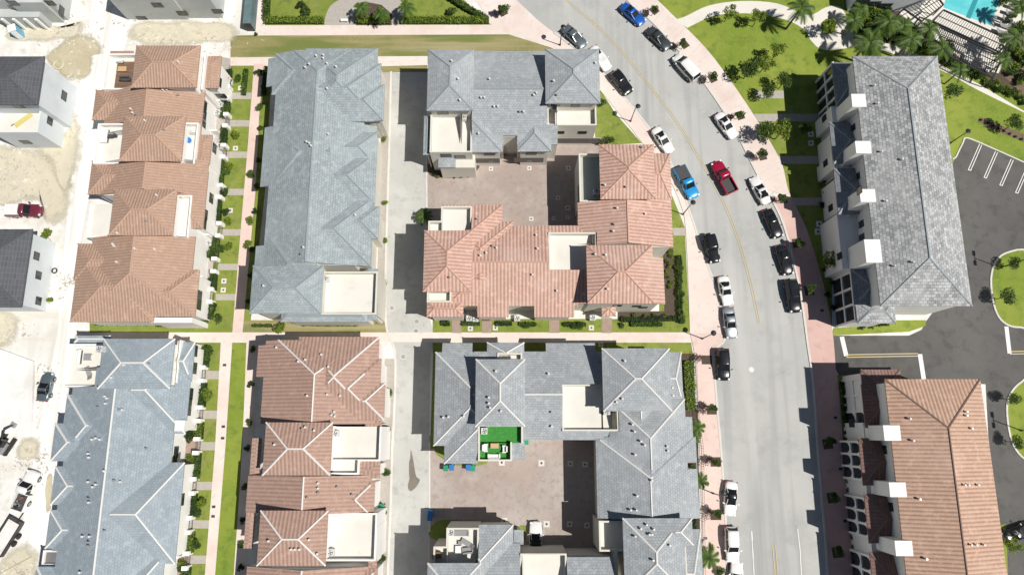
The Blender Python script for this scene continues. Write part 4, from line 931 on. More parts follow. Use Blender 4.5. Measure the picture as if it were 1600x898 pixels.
# ---------------------------------------------------------------- plants
def leafmat(name, c, c2, tr=.25):
    m = bpy.data.materials.new(name); m.use_nodes = True; N = m.node_tree.nodes; L = m.node_tree.links; b = N['Principled BSDF']
    b.inputs['Roughness'].default_value = .55; b.inputs['Specular IOR Level'].default_value = .3
    oi = N.new('ShaderNodeObjectInfo'); g = N.new('ShaderNodeNewGeometry'); nz = N.new('ShaderNodeTexNoise'); nz.inputs['Scale'].default_value = 1.7
    L.new(g.outputs['Position'], nz.inputs['Vector']); r = N.new('ShaderNodeMapRange'); r.inputs[1].default_value = .35; r.inputs[2].default_value = .68
    L.new(nz.outputs['Fac'], r.inputs[0]); x = N.new('ShaderNodeMix'); x.data_type = 'RGBA'; x.inputs[6].default_value = (*c, 1); x.inputs[7].default_value = (*c2, 1)
    L.new(r.outputs[0], x.inputs['Factor']); L.new(x.outputs[2], b.inputs['Base Color'])
    t = N.new('ShaderNodeBsdfTranslucent'); L.new(x.outputs[2], t.inputs['Color']); s = N.new('ShaderNodeMixShader'); s.inputs[0].default_value = tr
    L.new(b.outputs[0], s.inputs[1]); L.new(t.outputs[0], s.inputs[2]); L.new(s.outputs[0], N['Material Output'].inputs['Surface']); return m
M['leaf'] = leafmat('mid_green_leaves', (.045, .085, .016), (.10, .16, .03)); M['leafy'] = leafmat('yellow_green_leaves', (.12, .18, .02), (.20, .27, .03))
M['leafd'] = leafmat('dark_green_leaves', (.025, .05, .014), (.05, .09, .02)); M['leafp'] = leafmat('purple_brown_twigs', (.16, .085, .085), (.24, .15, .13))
M['palm'] = leafmat('palm_fronds', (.05, .10, .018), (.12, .19, .03)); M['bark'] = mat('tree_bark', (.16, .13, .10), .95, noise=[(3, (.1, .08, .06), .4, .7, 4)])
def leaves(mb, c, rx, ry, rz, n, s, clumps=None, rng=random):
    cl = clumps or [((0,0,0), 1)]
    for _ in range(n):
        o, sc = rng.choice(cl)
        while True:
            v = Vector((rng.uniform(-1,1), rng.uniform(-1,1), rng.uniform(-1,1)))
            if v.length <= 1: break
        if v.length < .45: v = v.normalized()*rng.uniform(.5, 1)
        p = Vector((c[0]+(o[0]+v.x*sc)*rx, c[1]+(o[1]+v.y*sc)*ry, c[2]+(o[2]+v.z*sc)*rz))
        a = Vector((rng.gauss(0,1), rng.gauss(0,1), rng.gauss(0,.5))).normalized(); b = a.cross(Vector((rng.gauss(0,1), rng.gauss(0,1), rng.gauss(0,1)))).normalized()
        q = s*rng.uniform(.6, 1.3); mb.poly([p+a*q, p+b*q*.55, p-a*q, p-b*q*.55])
def tree_proto(name, h, r, n, s, lm, seed, trunk=True, flat=.7):
    rg = random.Random(seed); t = thing(name, (0,0,0), 'x', 'tree'); Z = Vector((0,0,0))
    cl = [((rg.uniform(-.6,.6), rg.uniform(-.6,.6), rg.uniform(-.4,.5)), rg.uniform(.32,.55)) for _ in range(9)]
    m = MB(); leaves(m, (0,0,h-r*flat*.8), r, r, r*flat, n, s, cl, rg); m.build('crown', M[lm], t, o=Z)
    k = MB(); k.tube((0,0,0), (.05,.03,h*.55), .09*h/4, .06*h/4, 7)
    for i in range(5):
        a = i*1.26+rg.random(); k.tube((.05,.03,h*.5), (math.cos(a)*r*.55, math.sin(a)*r*.55, h-r*flat*.7), .045*h/4, .02, 5)
    k.build('trunk', M['bark'], t, o=Z); return t
def bush_proto(name, r, h, n, s, lm, seed):
    rg = random.Random(seed); t = thing(name, (0,0,0), 'x', 'bush'); Z = Vector((0,0,0))
    cl = [((rg.uniform(-.5,.5), rg.uniform(-.5,.5), rg.uniform(-.2,.4)), rg.uniform(.4,.62)) for _ in range(6)]
    m = MB(); leaves(m, (0,0,h*.55), r, r, h*.5, n, s, cl, rg); m.build('foliage', M[lm], t, o=Z)
    k = MB()
    for i in range(5):
        a = i*1.26+rg.random(); k.tube((0,0,0), (math.cos(a)*r*.5, math.sin(a)*r*.5, h*.7), .035, .015, 4)
    k.build('stems', M['bark'], t, o=Z); return t
def palm_proto(name, h, fr, nf, seed, lm='palm'):
    rg = random.Random(seed); t = thing(name, (0,0,0), 'x', 'palm tree'); Z = Vector((0,0,0)); k = MB()
    lx, ly = rg.uniform(-.3,.3), rg.uniform(-.3,.3); seg = 5
    for i in range(seg): k.tube((lx*(i/seg)**2, ly*(i/seg)**2, h*i/seg), (lx*((i+1)/seg)**2, ly*((i+1)/seg)**2, h*(i+1)/seg), .16-.015*i, .16-.015*(i+1), 7)
    k.build('trunk', M['bark'], t, o=Z); m = MB(); top = Vector((lx, ly, h))
    for i in range(nf):
        a = 2*math.pi*i/nf + rg.uniform(-.25,.25); up = rg.choice((.55, .25, .75, .05)); L = fr*rg.uniform(.8,1.1); pts = []
        d = Vector((math.cos(a), math.sin(a), 0)); sd = Vector((-math.sin(a), math.cos(a), 0))
        for j in range(9):
            u = j/8; pts.append(top + d*L*u*(1-.12*u) + Vector((0,0,L*(up*u - (.55+up*.6)*u*u))))
        for j in range(8): m.tube(pts[j], pts[j+1], .03*(1-j/9)+.008, .03*(1-(j+1)/9)+.006, 3, False)
        for j in range(26):
            u = (j+1.5)/27; f = u*8; i0 = min(7, int(f)); p = pts[i0].lerp(pts[i0+1], f-i0); ll = L*.30*math.sin(math.pi*min(1, u*.9+.12))**.7
            for s_ in (-1, 1):
                e = p + (sd*s_*.8 + d*.55 + Vector((0,0,-.28))).normalized()*ll; w2 = d*.055*L/2.5; m.poly([p-w2, p+w2, e])
    m.build('fronds', M[lm], t, o=Z); return t
USED = {}
def put(proto, px, py, sc, label, group=None, z=0, zc=0, cat=None, rz=None):
    """zc: height of the crown centre, so that the crown lands on the photo's crown"""
    p = W(px, py, zc); n = USED.get(proto.name, 0); USED[proto.name] = n+1
    o = proto if n == 0 else copy_tree(proto)
    o.location = (p.x, p.y, z); o.scale = (sc, sc, sc); o.rotation_euler = (0, 0, random.uniform(0, 6.28) if rz is None else rz)
    o['label'] = label
    if group: o['group'] = group
    if cat: o['category'] = cat
    return o
ORD = ['first','second','third','fourth','fifth','sixth','seventh','eighth','ninth','tenth','eleventh','twelfth','thirteenth','fourteenth','fifteenth','sixteenth','seventeenth','eighteenth','nineteenth','twentieth']
random.seed(11)
T_st = tree_proto('street_tree', 3.4, 1.15, 700, .16, 'leaf', 1); T_pu = bush_proto('flowering_shrub', .95, 1.5, 260, .10, 'leafp', 2)
T_pk = tree_proto('park_tree', 4.2, 1.8, 820, .17, 'leaf', 3); T_pk2 = tree_proto('park_tree', 4.4, 1.7, 760, .17, 'leafy', 4)
B_m = bush_proto('garden_bush', .75, 1.1, 380, .12, 'leaf', 5); B_y = bush_proto('garden_bush', .8, 1.2, 420, .12, 'leafy', 6); B_d = bush_proto('garden_bush', .75, 1.0, 380, .12, 'leafd', 7)
PL = palm_proto('palm_tree', 4.5, 2.3, 15, 8); PS = palm_proto('young_palm', 1.6, 1.5, 12, 9)
# roadside planters: a square soil pit with a clipped tree and a purple shrub beside it
def pit(x, y, dx=9, dy=9, a=0, m='grass'):
    b = MB(); p = W(x, y); b.obox((p.x, p.y), a, dx/20, dy/20, .0, .10); tag(b.build('tree_pit', M['mulch']), kind='structure')
RT = [(1022,14,.8),(1069,67,.85),(1113,120,.9),(1156,178,.9),(1191,241,.9),(1223,308,.9)]
for i, (x, y, s) in enumerate(RT):
    pit(x, y+3, 12, 14, .7-.12*i); put(T_st, x, y, s*.8, f'small green street tree in the {ORD[i]} planter from the top on the park side pavement', 'trees in pavement planters', zc=2)
    put(T_pu, x-12, y+4, .8, f'purplish bare shrub beside the {ORD[i]} street tree from the top on the park side', 'purple shrubs by the street trees', zc=.8)
for i, (x, y) in enumerate([(1249,378),(1268,452),(1297,691),(1304,775),(1312,860)]):
    pit(x-4, y+2, 14, 14, .1); put(T_st, x+1, y, .72, f'shaded street tree in the {ORD[i]} planter from the top on the rosy pavement', 'trees in pavement planters', zc=2)
for i, (x, y) in enumerate([(1104,561),(1112,639),(1118,720),(1118,803)]):
    pit(x, y+1, 15, 13)
    if i != 0: put(T_st, x+1, y, .62, f'small street tree in the {ORD[i]} planter down the left pavement', 'trees in pavement planters', zc=1.6)
    put(T_pu, x-12, y-1, .95, f'purplish shrub beside the {ORD[i]} planter down the left pavement', 'purple shrubs by the street trees', zc=.8)
put(T_st, 787, 14, .85, 'lone street tree in the wide pink pavement at the top centre', zc=2); pit(786, 20, 13, 12, .5); put(T_pu, 774, 19, .7, 'small purplish shrub left of the lone street tree at the top centre', zc=.8)
# park
for i, (x, y, s, k, d) in enumerate([(1141,17,.8,1,'topmost yellow green tree beside the white path, left one'),(1186,25,.8,1,'yellow green tree beside the white path, right one'),(1172,108,.95,0,'open green tree in the middle of the park lawn'),(1198,98,.85,1,'pale tree just right of the open one on the park lawn'),(1217,78,.8,1,'sparse pale tree near the palm on the park lawn'),(1228,124,.8,0,'small tree at the shaded lower edge of the park lawn'),(1203,140,.7,0,'lowest tree of the park lawn group'),
        (1222,205,1.0,1,'yellow green tree beside the first garden walk of the big block'),(1196,205,.9,0,'dark tree left of the yellow green one by the first garden walk'),(1262,197,.6,0,'dim small tree in shade beside the first garden walk'),(1296,38,.8,1,'round tree in the ring bed of the white plaza'),(1296,404,.95,1,'tree by the west wall of the big grey block'),(1300,135,.5,0,'small dark tree at the top left corner of the big block')]):
    put([T_pk, T_pk2][k], x, y, s, d, zc=3)
for i, (x, y, s, d) in enumerate([(1250,14,1.25,'tall palm left of the white plaza'),(1362,62,1.4,'big palm above the grey three storey block'),(1338,30,1.0,'palm at the left end of the palm thicket'),(1392,30,1.2,'palm in the upper middle of the palm thicket'),(1428,62,1.2,'palm at the right end of the palm thicket'),(1450,48,1.1,'palm against the pool pergola'),(1374,42,1.0,'darker palm in the core of the thicket'),(1412,42,1.05,'palm between the two upper thicket palms'),(1346,12,.9,'topmost palm of the thicket by the clubhouse'),(1474,78,1.1,'palm just above the top right corner of the grey block'),(1500,112,.9,'palm where the white path passes the grey block'),
        (1588,60,1.1,'palm beyond the pool at the right edge'),(1574,92,.9,'palm below the loungers at the right edge'),(1596,12,1.0,'palm in the top right corner')]):
    put(PL, x, y, s*.95, d, 'palms around the pool and park', zc=4.3*s)
def ordin(i): return ORD[i] if i < 20 else ['twenty-first','twenty-second','twenty-third','twenty-fourth','twenty-fifth','twenty-sixth','twenty-seventh','twenty-eighth','twenty-ninth','thirtieth'][i-20]
for i, x in enumerate(sorted(random.uniform(1330, 1480) for _ in range(28))):
    y = 22+(x-1330)*.43+random.uniform(-20, 14); put([B_m, B_d, B_y, B_m][i % 4], x, y, random.uniform(1.1, 1.9), f'{ordin(i)} leafy bush from the left in the thicket below the clubhouse', 'bushes of the palm thicket', zc=.8)
for i in range(26):
    x = 1470+i*5.2; y = 86+(x-1470)*.52+random.uniform(-5, 6); put([B_m, B_d, B_y][i % 3], x, y, random.uniform(.65, 1.05), f'{ordin(i)} low bush from the left between the white path and the pool pergola', 'bushes above the white path', zc=.6)
for i in range(18):
    x = random.uniform(1566, 1606); y = 2+i*7.4; put([B_m, B_d, B_y][i % 3], x, y, random.uniform(.8, 1.5), f'{ordin(i)} bush from the top on the brown slope right of the pool', 'bushes right of the pool', zc=.6)
put(T_pk, 1492, 140, .85, 'dark tree beside the right edge of the grey block roof', zc=3); put(T_pk, 1590, 190, .8, 'tree at the right edge above the parking bays', zc=3)
for i in range(9): put(B_d, 1534+i*9, 187+i*4.3, .35, f'{ordin(i)} tiny shrub from the left in the mulch strip above the parking bays', 'tiny shrubs in the mulch strip', zc=.3)
for i in range(6): put(B_d, 1568+i*7, 138+i*3.6, .4, f'{ordin(i)} tiny shrub from the left on the brown slope above the white path', 'tiny shrubs on the brown slope', zc=.3)
for (x, y, s, k, d) in [(1590,410,.8,0,'thin tree in the upper oval grass island'),(1576,462,1.0,0,'tree with bare patch in the upper oval grass island'),(1590,622,.8,0,'upper tree of the lower oval grass island'),(1594,690,.8,0,'lower tree of the lower oval grass island'),(1585,850,.95,1,'bright green tree at the lower right corner')]:
    put([T_pk, T_pk2][k], x, y, s*.75, d, zc=2.6)
# the garden circle at the top
for (x, y, s, d) in [(566,8,.75,'left palm of the top garden bed'),(594,14,.7,'right palm of the top garden bed'),(632,12,.8,'palm on the lawn right of the garden bed')]: put(PL, x, y, s, d, 'palms in the top garden', zc=4)
for (x, y, s, k, d) in [(478,20,1.5,0,'dark round bush in the left part of the top lawn'),(417,26,1.1,0,'bush at the left hedge corner of the top lawn'),(706,18,1.2,0,'bush on the right part of the top lawn'),(470,6,1.1,2,'upper dark bush of the left top lawn')]: put([B_m, B_y, B_d][k], x, y, s, d, zc=.8)
for i in range(8): put(T_pu, 561+i*6.3, 22+(i % 3)*4, .55, f'{ordin(i)} small reddish shrub from the left in the top garden bed', 'reddish shrubs in the top garden bed', zc=.5)
def hedge(pts, wd, h, label, lm='leaf', n=60):
    t = thing('hedge', W(*pts[0]), label, 'hedge', keep=True); m = MB(); core = MB()
    for a, b_ in zip(pts, pts[1:]):
        A_, B_ = W(*a), W(*b_); L = (B_-A_).length; d = (B_-A_)/L; nn = Vector((-d.y, d.x, 0)); ang = math.atan2(d.y, d.x)
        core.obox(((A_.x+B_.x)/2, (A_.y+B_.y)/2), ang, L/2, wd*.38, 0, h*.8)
        for _ in range(int(L*n)):
            p = A_ + d*random.uniform(0, L) + nn*random.uniform(-wd/2, wd/2)*random.choice((1, 1, .8)); p.z = h*random.uniform(.55, 1.08)
            v = Vector((random.gauss(0,1), random.gauss(0,1), random.gauss(0,.7))).normalized(); u = v.cross(Vector((random.gauss(0,1), random.gauss(0,1), 1))).normalized(); s = random.uniform(.08, .2)
            m.poly([p+v*s, p+u*s*.6, p-v*s, p-u*s*.6])
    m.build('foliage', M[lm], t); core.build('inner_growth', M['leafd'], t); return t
hedge([(416,35),(506,35)], 1.1, 1.0, 'clipped hedge along the bottom of the left top lawn', 'leafy', 170)
hedge([(418,33),(420,-10)], 1.0, 1.0, 'clipped hedge along the left side of the top lawn', 'leaf', 170)
hedge([(558,35),(610,35)], 1.1, 1.0, 'short hedge below the top garden bed', 'leafy', 170)
hedge([(628,35),(764,35)], 1.1, 1.0, 'long hedge along the bottom of the right top lawn', 'leafy', 170)
hedge([(762,34),(720,10),(690,-10)], 1.0, 1.0, 'slanting hedge along the top right edge of the lawn', 'leaf', 170)
hedge([(1074,565),(1078,640)], 1.5, 1.2, 'yellow green hedge between the grey roof and the left pavement', 'leafy', 150)
hedge([(1060,400),(1062,498),(970,500)], .8, .6, 'ragged low hedge around the corner of the terracotta building', 'leafd', 110)
for i in range(13):
    x, y = (1046+random.uniform(-5,4), 392+i*8) if i < 8 else (975+(i-8)*16, 494+random.uniform(-3,3)); put([PS, B_y, B_m][i % 3] if i % 3 else B_y, x, y, .55, f'{ordin(i)} small plant along the corner bed of the terracotta building, counted from its top', 'plants in the corner bed', zc=.5)
for (x, y, s, d) in [(1062,418,.85,'topmost round bush right of the terracotta building'),(1064,457,.9,'middle round bush right of the terracotta building'),(1066,498,.95,'lowest round bush right of the terracotta building'),(953,218,1.0,'bush in the lawn wedge above the terracotta building'),(941,160,.9,'bush against the grey corner tower'),(938,222,.8,'dark bush beside the white garage'),(823,508,.7,'left bush by the arched porch'),(906,508,.8,'bush between porch and last entry'),(898,510,.6,'dark bush beside the porch of the terracotta building'),(972,508,.6,'bush at the right end of the front lawn')]: put(B_m, x, y, s*1.1, d, zc=.7)
for (x, y, s, d) in [(1091,668,.8,'upper small palm on the left pavement'),(1096,752,.8,'middle small palm on the left pavement'),(1106,868,1.15,'large small palm near the bottom of the left pavement'),(1088,682,.6,'little palm just below the upper one on the left pavement')]: put(PS, x, y, s*1.2, d, 'young palms against the grey building', zc=1.4)
put(PS, 664, 337, 1.1, 'young palm at the corner of the white terrace by the service lane', zc=1.6)
put(B_m, 1126, 893, 1.0, 'bush at the bottom of the left pavement', zc=.6)
hedge([(1084,728),(1078,728)], .7, .7, 'short hedge in the notch of the grey roof'); hedge([(1080,806),(1082,826)], 1.0, .8, 'dark hedge at the lower notch of the grey building', 'leafd', 150)
for i, y in enumerate((217,316,376,440)): put(B_y, 601, y, .62, f'{ORD[i]} clipped bush from the top beside the upper service lane', 'bushes beside the upper service lane', zc=.5)
for i, (x, y) in enumerate([(607,612),(603,670),(603,737),(598,802),(596,870)]): put(B_m, x, y, .95, f'{ORD[i]} round bush from the top beside the lower service lane', 'bushes beside the lower service lane', zc=.6)
put(B_y, 435, 512, 1.25, 'bright round bush below the corner of the upper grey row', zc=.9)
for i, (x, y, k) in enumerate([(405,166,0),(391,271,0),(391,343,1),(388,381,1),(371,121,0),(404,112,2)]): put([B_m, B_y, B_d][k], x, y, .95, f'{ORD[i]} round bush from the top along the pink footpath', 'bushes along the pink footpath', zc=.8)
FG = [(353,170,0),(348,180,0),(368,212,1),(350,216,2),(358,260,1),(352,268,0),(357,344,1),(352,330,2),(356,385,1),(345,388,0),(330,396,0),(332,383,0),(326,440,2),(341,497,0),(332,480,2),(318,500,0),(350,300,2)]
for i, (x, y, k) in enumerate(sorted(FG, key=lambda q: q[1])): put([B_m, B_y, B_d][k], x, y, random.uniform(.8,1.15), f'{ordin(i)} patio garden bush from the top before the brown roofed row', 'front garden bushes of the brown roofed row', zc=.7)
FG = [(326,546,0),(324,618,1),(316,613,0),(302,643,0),(298,717,1),(306,742,0),(316,786,1),(308,800,0),(306,850,0),(284,886,0),(285,878,1),(322,560,2),(292,660,2),(296,680,2)]
for i, (x, y, k) in enumerate(sorted(FG, key=lambda q: q[1])): put([B_m, B_y, B_d][k], x, y, random.uniform(.85,1.3), f'{ordin(i)} patio garden bush from the top before the blue grey row', 'front garden bushes of the blue grey row', zc=.7)
for i, (x, y) in enumerate([(678,272),(684,276),(710,276),(720,276),(730,275),(738,272)]): put(B_y if i % 2 else B_d, x, y, .42, f'{ordin(i)} low shrub from the left in the curved bed at the court corner', 'low shrubs at the court corner', zc=.3)
for i in range(24): put(B_d, 1318+i*.9+random.uniform(-2,2), 600+i*12.6, .8, f'{ordin(i)} dark shrub from the top in the shade before the salmon roofed block', 'shrubs before the salmon roofed block', zc=.5)
for i in range(12): put(B_d, 1286+i*1.2+random.uniform(-6,6), 260+i*20, .8, f'{ordin(i)} dark shrub from the top in the shade before the big grey block', 'shrubs before the grey block', zc=.5)
for i, (x, y) in enumerate([(1348,510),(1362,508),(1376,506),(1384,505)]): put(B_d, x, y, .7, f'{ordin(i)} dark shrub from the left on the grass below the grey block', 'shrubs below the grey block', zc=.5)
mm = MB()
def strip_bed(name, pts, label, lms=('leafd','leaf'), wd=1.0, h=.9, n=120):
    for k, (a, b_) in enumerate(zip(pts[::2], pts[1::2])): hedge([a, b_], wd, h, f'{ordin(k)} {label}', lms[k % len(lms)], n)
strip_bed('hedge', [(360,112),(359,141),(357,158),(356,184),(353,203),(351,232),(348,250),(346,294),(344,312),(342,352),(341,371),(338,408),(337,427),(335,455),(333,473),(329,499)], 'ragged hedge from the top behind the railings of the brown roofed row')
strip_bed('hedge', [(323,542),(321,574),(319,598),(316,636),(314,659),(312,686),(310,707),(307,746),(304,770),(302,806),(300,830),(297,862),(294,884),(290,930)], 'ragged hedge from the top before the patios of the blue grey row', ('leaf','leafd','leafy'), 1.4)
strip_bed('hedge', [(690,506),(703,506),(722,506),(750,506),(775,506),(800,506),(812,507),(838,507),(880,507),(915,507),(985,507),(1034,507)], 'low planting strip from the left along the terracotta front lawn', ('leafd','leaf'), .7, .5, 90)
strip_bed('hedge', [(386,110),(382,150),(416,116),(413,150)], 'low planting strip beside the top of the pink footpath', ('leaf','leafd'), .7, .6, 90)
strip_bed('hedge', [(150,506),(235,506),(245,508),(315,508)], 'thin low planting strip from the left below the brown roofed row', ('leaf','leaf'), .5, .4, 90)
strip_bed('hedge', [(470,507),(560,507),(395,509),(425,509)], 'thin low planting strip below the long grey shingle row', ('leafd','leaf'), .5, .4, 60)
for i, (x, y) in enumerate([(389,545),(386,600),(383,660),(380,700),(376,760),(373,812),(371,850),(370,886)]): put([B_m, B_d][i % 2], x+6, y, .75, f'{ordin(i)} shaded bush from the top between footpath and rose brown row', 'shaded bushes beside the rose brown row', zc=.5)
for i, y in enumerate((135,200,250,290,330,390,430,470)): put([B_d, B_m][i % 2], 414-(y-100)*.07, y, .7, f'{ordin(i)} shaded bush from the top between pink footpath and long grey row', 'shaded bushes beside the long grey row', zc=.5)
put(B_y, 76, 366, 1.2, 'straggly weed by the wall of the lower charcoal roofed house', zc=.5); put(B_y, 79, 469, .7, 'small weed at the foot of the lower charcoal roofed house', zc=.4); put(B_d, 400, 52+2, .5, 'low weed at the end of the dry verge', zc=.2)
# ---------------------------------------------------------------- street furniture and small things
Z0 = Vector((0,0,0))
def lamp(bx, by, hx, hy, label, h=4.6, double=False):
    p = W(bx, by); q = W(hx, hy, h); d = Vector((q.x-p.x, q.y-p.y, 0)); d = d if d.length > .25 else Vector((.4,0,0))
    if d.length > 1.3: d = d.normalized()*1.3
    t = thing('street_lamp' if not double else 'parking_lamp', p, label, 'street lamp', 'street lamps'); k = MB(); k.cyl(0, 0, .16, 0, .5, 8, .12); k.cyl(0, 0, .085, .5, h, 8, .06); k.build('pole', M['dkmetal'], t, o=Z0)
    if not double:
        k = MB(); k.tube((0,0,h-.1), (d.x, d.y, h), .05); k.build('arm', M['dkmetal'], t, o=Z0)
        k = MB(); k.cyl(d.x, d.y, .14, h+.1, h+.32, 12, .08); k.cyl(d.x, d.y, .40, h-.02, h+.1, 18, .2); k.build('lamp_head', M['dkmetal'], t, o=Z0)
    else:
        for s in (-1, 1):
            k = MB(); k.box(-.2, s*.75-.38, h-.02, .2, s*.75+.38, h+.12); k.build('lamp_head', M['dkmetal'], t, o=Z0)
        k = MB(); k.box(-.05,-.45,h-.08,.05,.45,h-.02); k.build('arm', M['dkmetal'], t, o=Z0)
for a in [(875,71,880,42,'black street lamp leaning over the grey silver car at the top'),(985,190,997,166,'black street lamp beside the small lawn wedge'),(1067,335,1083,316,'black street lamp below the sky blue pickup'),(1097,529,1115,520,'black street lamp at the corner of the footpath crossing'),(1114,770,1131,769.6,'black street lamp beside the white car with panoramic roof')]: lamp(*a)
lamp(1484,224,1513,205,'single lamp post on the grass above the parking bays',5.0)
lamp(1563,418,1590,405,'twin headed lamp post on the upper oval grass island',6,True); lamp(1594,672,1600,668,'twin headed lamp post on the lower oval grass island',6,True); lamp(1568,834,1585,830,'lamp post in the strip at the lower right parking bay',4)
# bins
BIN = {'g': mat('green_bin_plastic', (.01, .25, .13), .5), 'b': mat('blue_bin_plastic', (.02, .16, .42), .5)}
def bin_(px, py, c, label):
    t = thing('wheelie_bin', W(px, py, .6)*1, label, 'wheelie bin', 'wheelie bins beside the lanes'); t.location.z = 0
    k = MB(); n = 0; k.loft([[(-.24,-.24,.1),(.24,-.24,.1),(.24,.24,.1),(-.24,.24,.1),(-.24,-.24,.1)], [(-.31,-.34,1.0),(.31,-.34,1.0),(.31,.34,1.0),(-.31,.34,1.0),(-.31,-.34,1.0)]], False); k.box(-.31,-.34,.99,.31,.34,1.02); k.build('tub', BIN[c], t, o=Z0)
    k = MB(); k.prism([(-.34,-.38,1.1),(.34,-.38,1.1),(.34,.38,1.06),(-.34,.38,1.06)], .06); k.tube((-.3,.4,1.02),(.3,.4,1.02),.03); k.build('lid', BIN[c], t, o=Z0)
    for s in (-1, 1): k = MB(); k.tube((s*.28,.3,.12),(s*.34,.3,.12),.12, m=10); k.build('wheel', M['tyre'], t, o=Z0)
for q in [(697,731,'g','green bin of the left pair below the turf terrace building'),(706,730,'b','blue bin of the left pair below the turf terrace building'),(732,730,'b','blue bin of the right pair below the turf terrace building'),(739,731,'g','green bin of the right pair below the turf terrace building'),(822,690,'g','lone green bin beside the green turf terrace'),(597,791,'g','green bin beside the lower service lane'),(673,801,'b','blue bin at the corner of the shaded court lawn'),(672,808,'b','second blue bin in the shade of the court lawn corner')]: bin_(*q)
# drain covers and inlets: flat frames set in the ground
def cover(px, py, s, label, m='kerb', inner='frame'):
    p = W(px, py); t = thing('drain_cover', p, label, 'drain cover', 'drain covers'); k = MB(); k.box(-s,-s,0,s,s,.05); k.build('surround', M[m], t, o=Z0)
    k = MB(); k.cyl(0,0,s*.38,.05,.058,10) if m != 'dk' else None; k.build('lid', M[inner], t, o=Z0)
CV = [(767,264,.35,'court drain below the left grey wing'),(827,263,.35,'court drain below the right grey wing'),(888,263,.4,'court drain in the shaded upper bay'),(830,342,.35,'court drain by the terracotta eave'),(865,341,.3,'lower left drain in the shaded upper bay'),(887,325,.4,'middle drain in the shaded upper bay'),(872,309,.35,'left drain in the shaded upper bay'),(887,340,.3,'lower right drain in the shaded upper bay'),
      (846,723,.45,'court drain in the sun of the lower court'),(891,724,.4,'left upper drain in the shade of the lower court'),(914,725,.4,'right upper drain in the shade of the lower court'),(854,818,.45,'court drain above the parked white car'),(890,818,.4,'left lower drain in the shade of the lower court'),(917,820,.4,'right lower drain in the shade of the lower court'),(784,722,.45,'drain right below the green turf terrace'),(788,813,.45,'drain above the shingle corner in the lower court'),
      (735,513,.4,'drain before the first entry of the terracotta front'),(774,512,.4,'drain before the second entry of the terracotta front'),(924,512,.4,'drain before the arched porch front lawn'),
      (376,138,.4,'drain on the lawn by the topmost patio'),(368,232,.4,'drain on the lawn by the second patio'),(360,329,.4,'drain on the lawn by the fourth patio'),(350,439,.4,'upper of two drains on the lowest lawn'),(349,453,.4,'lower of two drains on the lowest lawn'),(1280,350,.5,'upper of two boxes in the shaded garden'),(1278,362,.5,'lower of two boxes in the shaded garden'),(1267,210,.45,'upper box in the topmost shaded garden'),(1267,224,.45,'lower box in the topmost shaded garden'),
      (926,538,.35,'left drain above the grey corner roof'),(939,538,.35,'right drain above the grey corner roof')]
for q in CV: cover(q[0], q[1], q[2]*.95, q[3])
for i, (x, y) in enumerate([(651,502),(612,481),(668,530),(630,557),(650,517),(1174,577),(641,760),(1107,245+0)][:7]):
    p = W(x, y); t = thing('manhole_cover', p, f'round iron manhole cover in the pale roadway, number {i+1} by size' if False else ['manhole where the footpath crosses the lane','manhole near the left lane kerb','manhole at the lane crossing right side','manhole in the lower service lane mouth','manhole above the lane crossing','manhole in the road right of the lone black SUV','manhole beside the wet stain in the lower lane'][i], 'manhole cover', 'manhole covers'); k = MB(); k.cyl(0,0,.42,0,.014,18); k.build('rim', M['kerb'], t, o=Z0); k = MB(); k.cyl(0,0,.32,.014,.018,18); k.build('lid', M['metal'], t, o=Z0)
for i, (x, y, s) in enumerate([(351,570,'on the sunny footpath beside the grass strip, first from the top'),(349,666,'on the footpath beside the grass strip, second'),(348,684,'on the footpath beside the grass strip, third'),(334,791,'on the footpath beside the grass strip, fourth'),(333,806,'on the footpath beside the grass strip, fifth'),(108,560,'on the dusty track beside the furnished roof terrace'),(1105,379,'on the pink pavement below the off road car'),(1284,485,'on the rosy pavement by the stop line'),(1305,652,'uppermost on the shaded pavement of the salmon block'),(1313,732,'second on the shaded pavement of the salmon block'),(1320,813,'third on the shaded pavement of the salmon block'),(1102,840,'on the left pavement near the large palm')]):
    b_ = MB(); p = W(x, y); b_.box(p.x-.25, p.y-.18, 0, p.x+.25, p.y+.18, .105 if x > 1000 else .03); o = b_.build('utility_lid', M['frame']); tag(o, 'small dark utility lid '+s, 'utility lid', 'utility lids')
# wet stain on the lane
M['stain'] = mat('wet_lane_stain', (.17, .145, .115), .5, noise=[(.8, (.24, .21, .175), .45, .75, 5)])
soft_patch('wet_patch', smooth([(642,702),(645,715),(648,730),(650,745),(656,749),(650,760),(645,765),(640,766),(637,760),(640,745),(639,728),(641,715)], 4, True), 'stain', 12, .35)
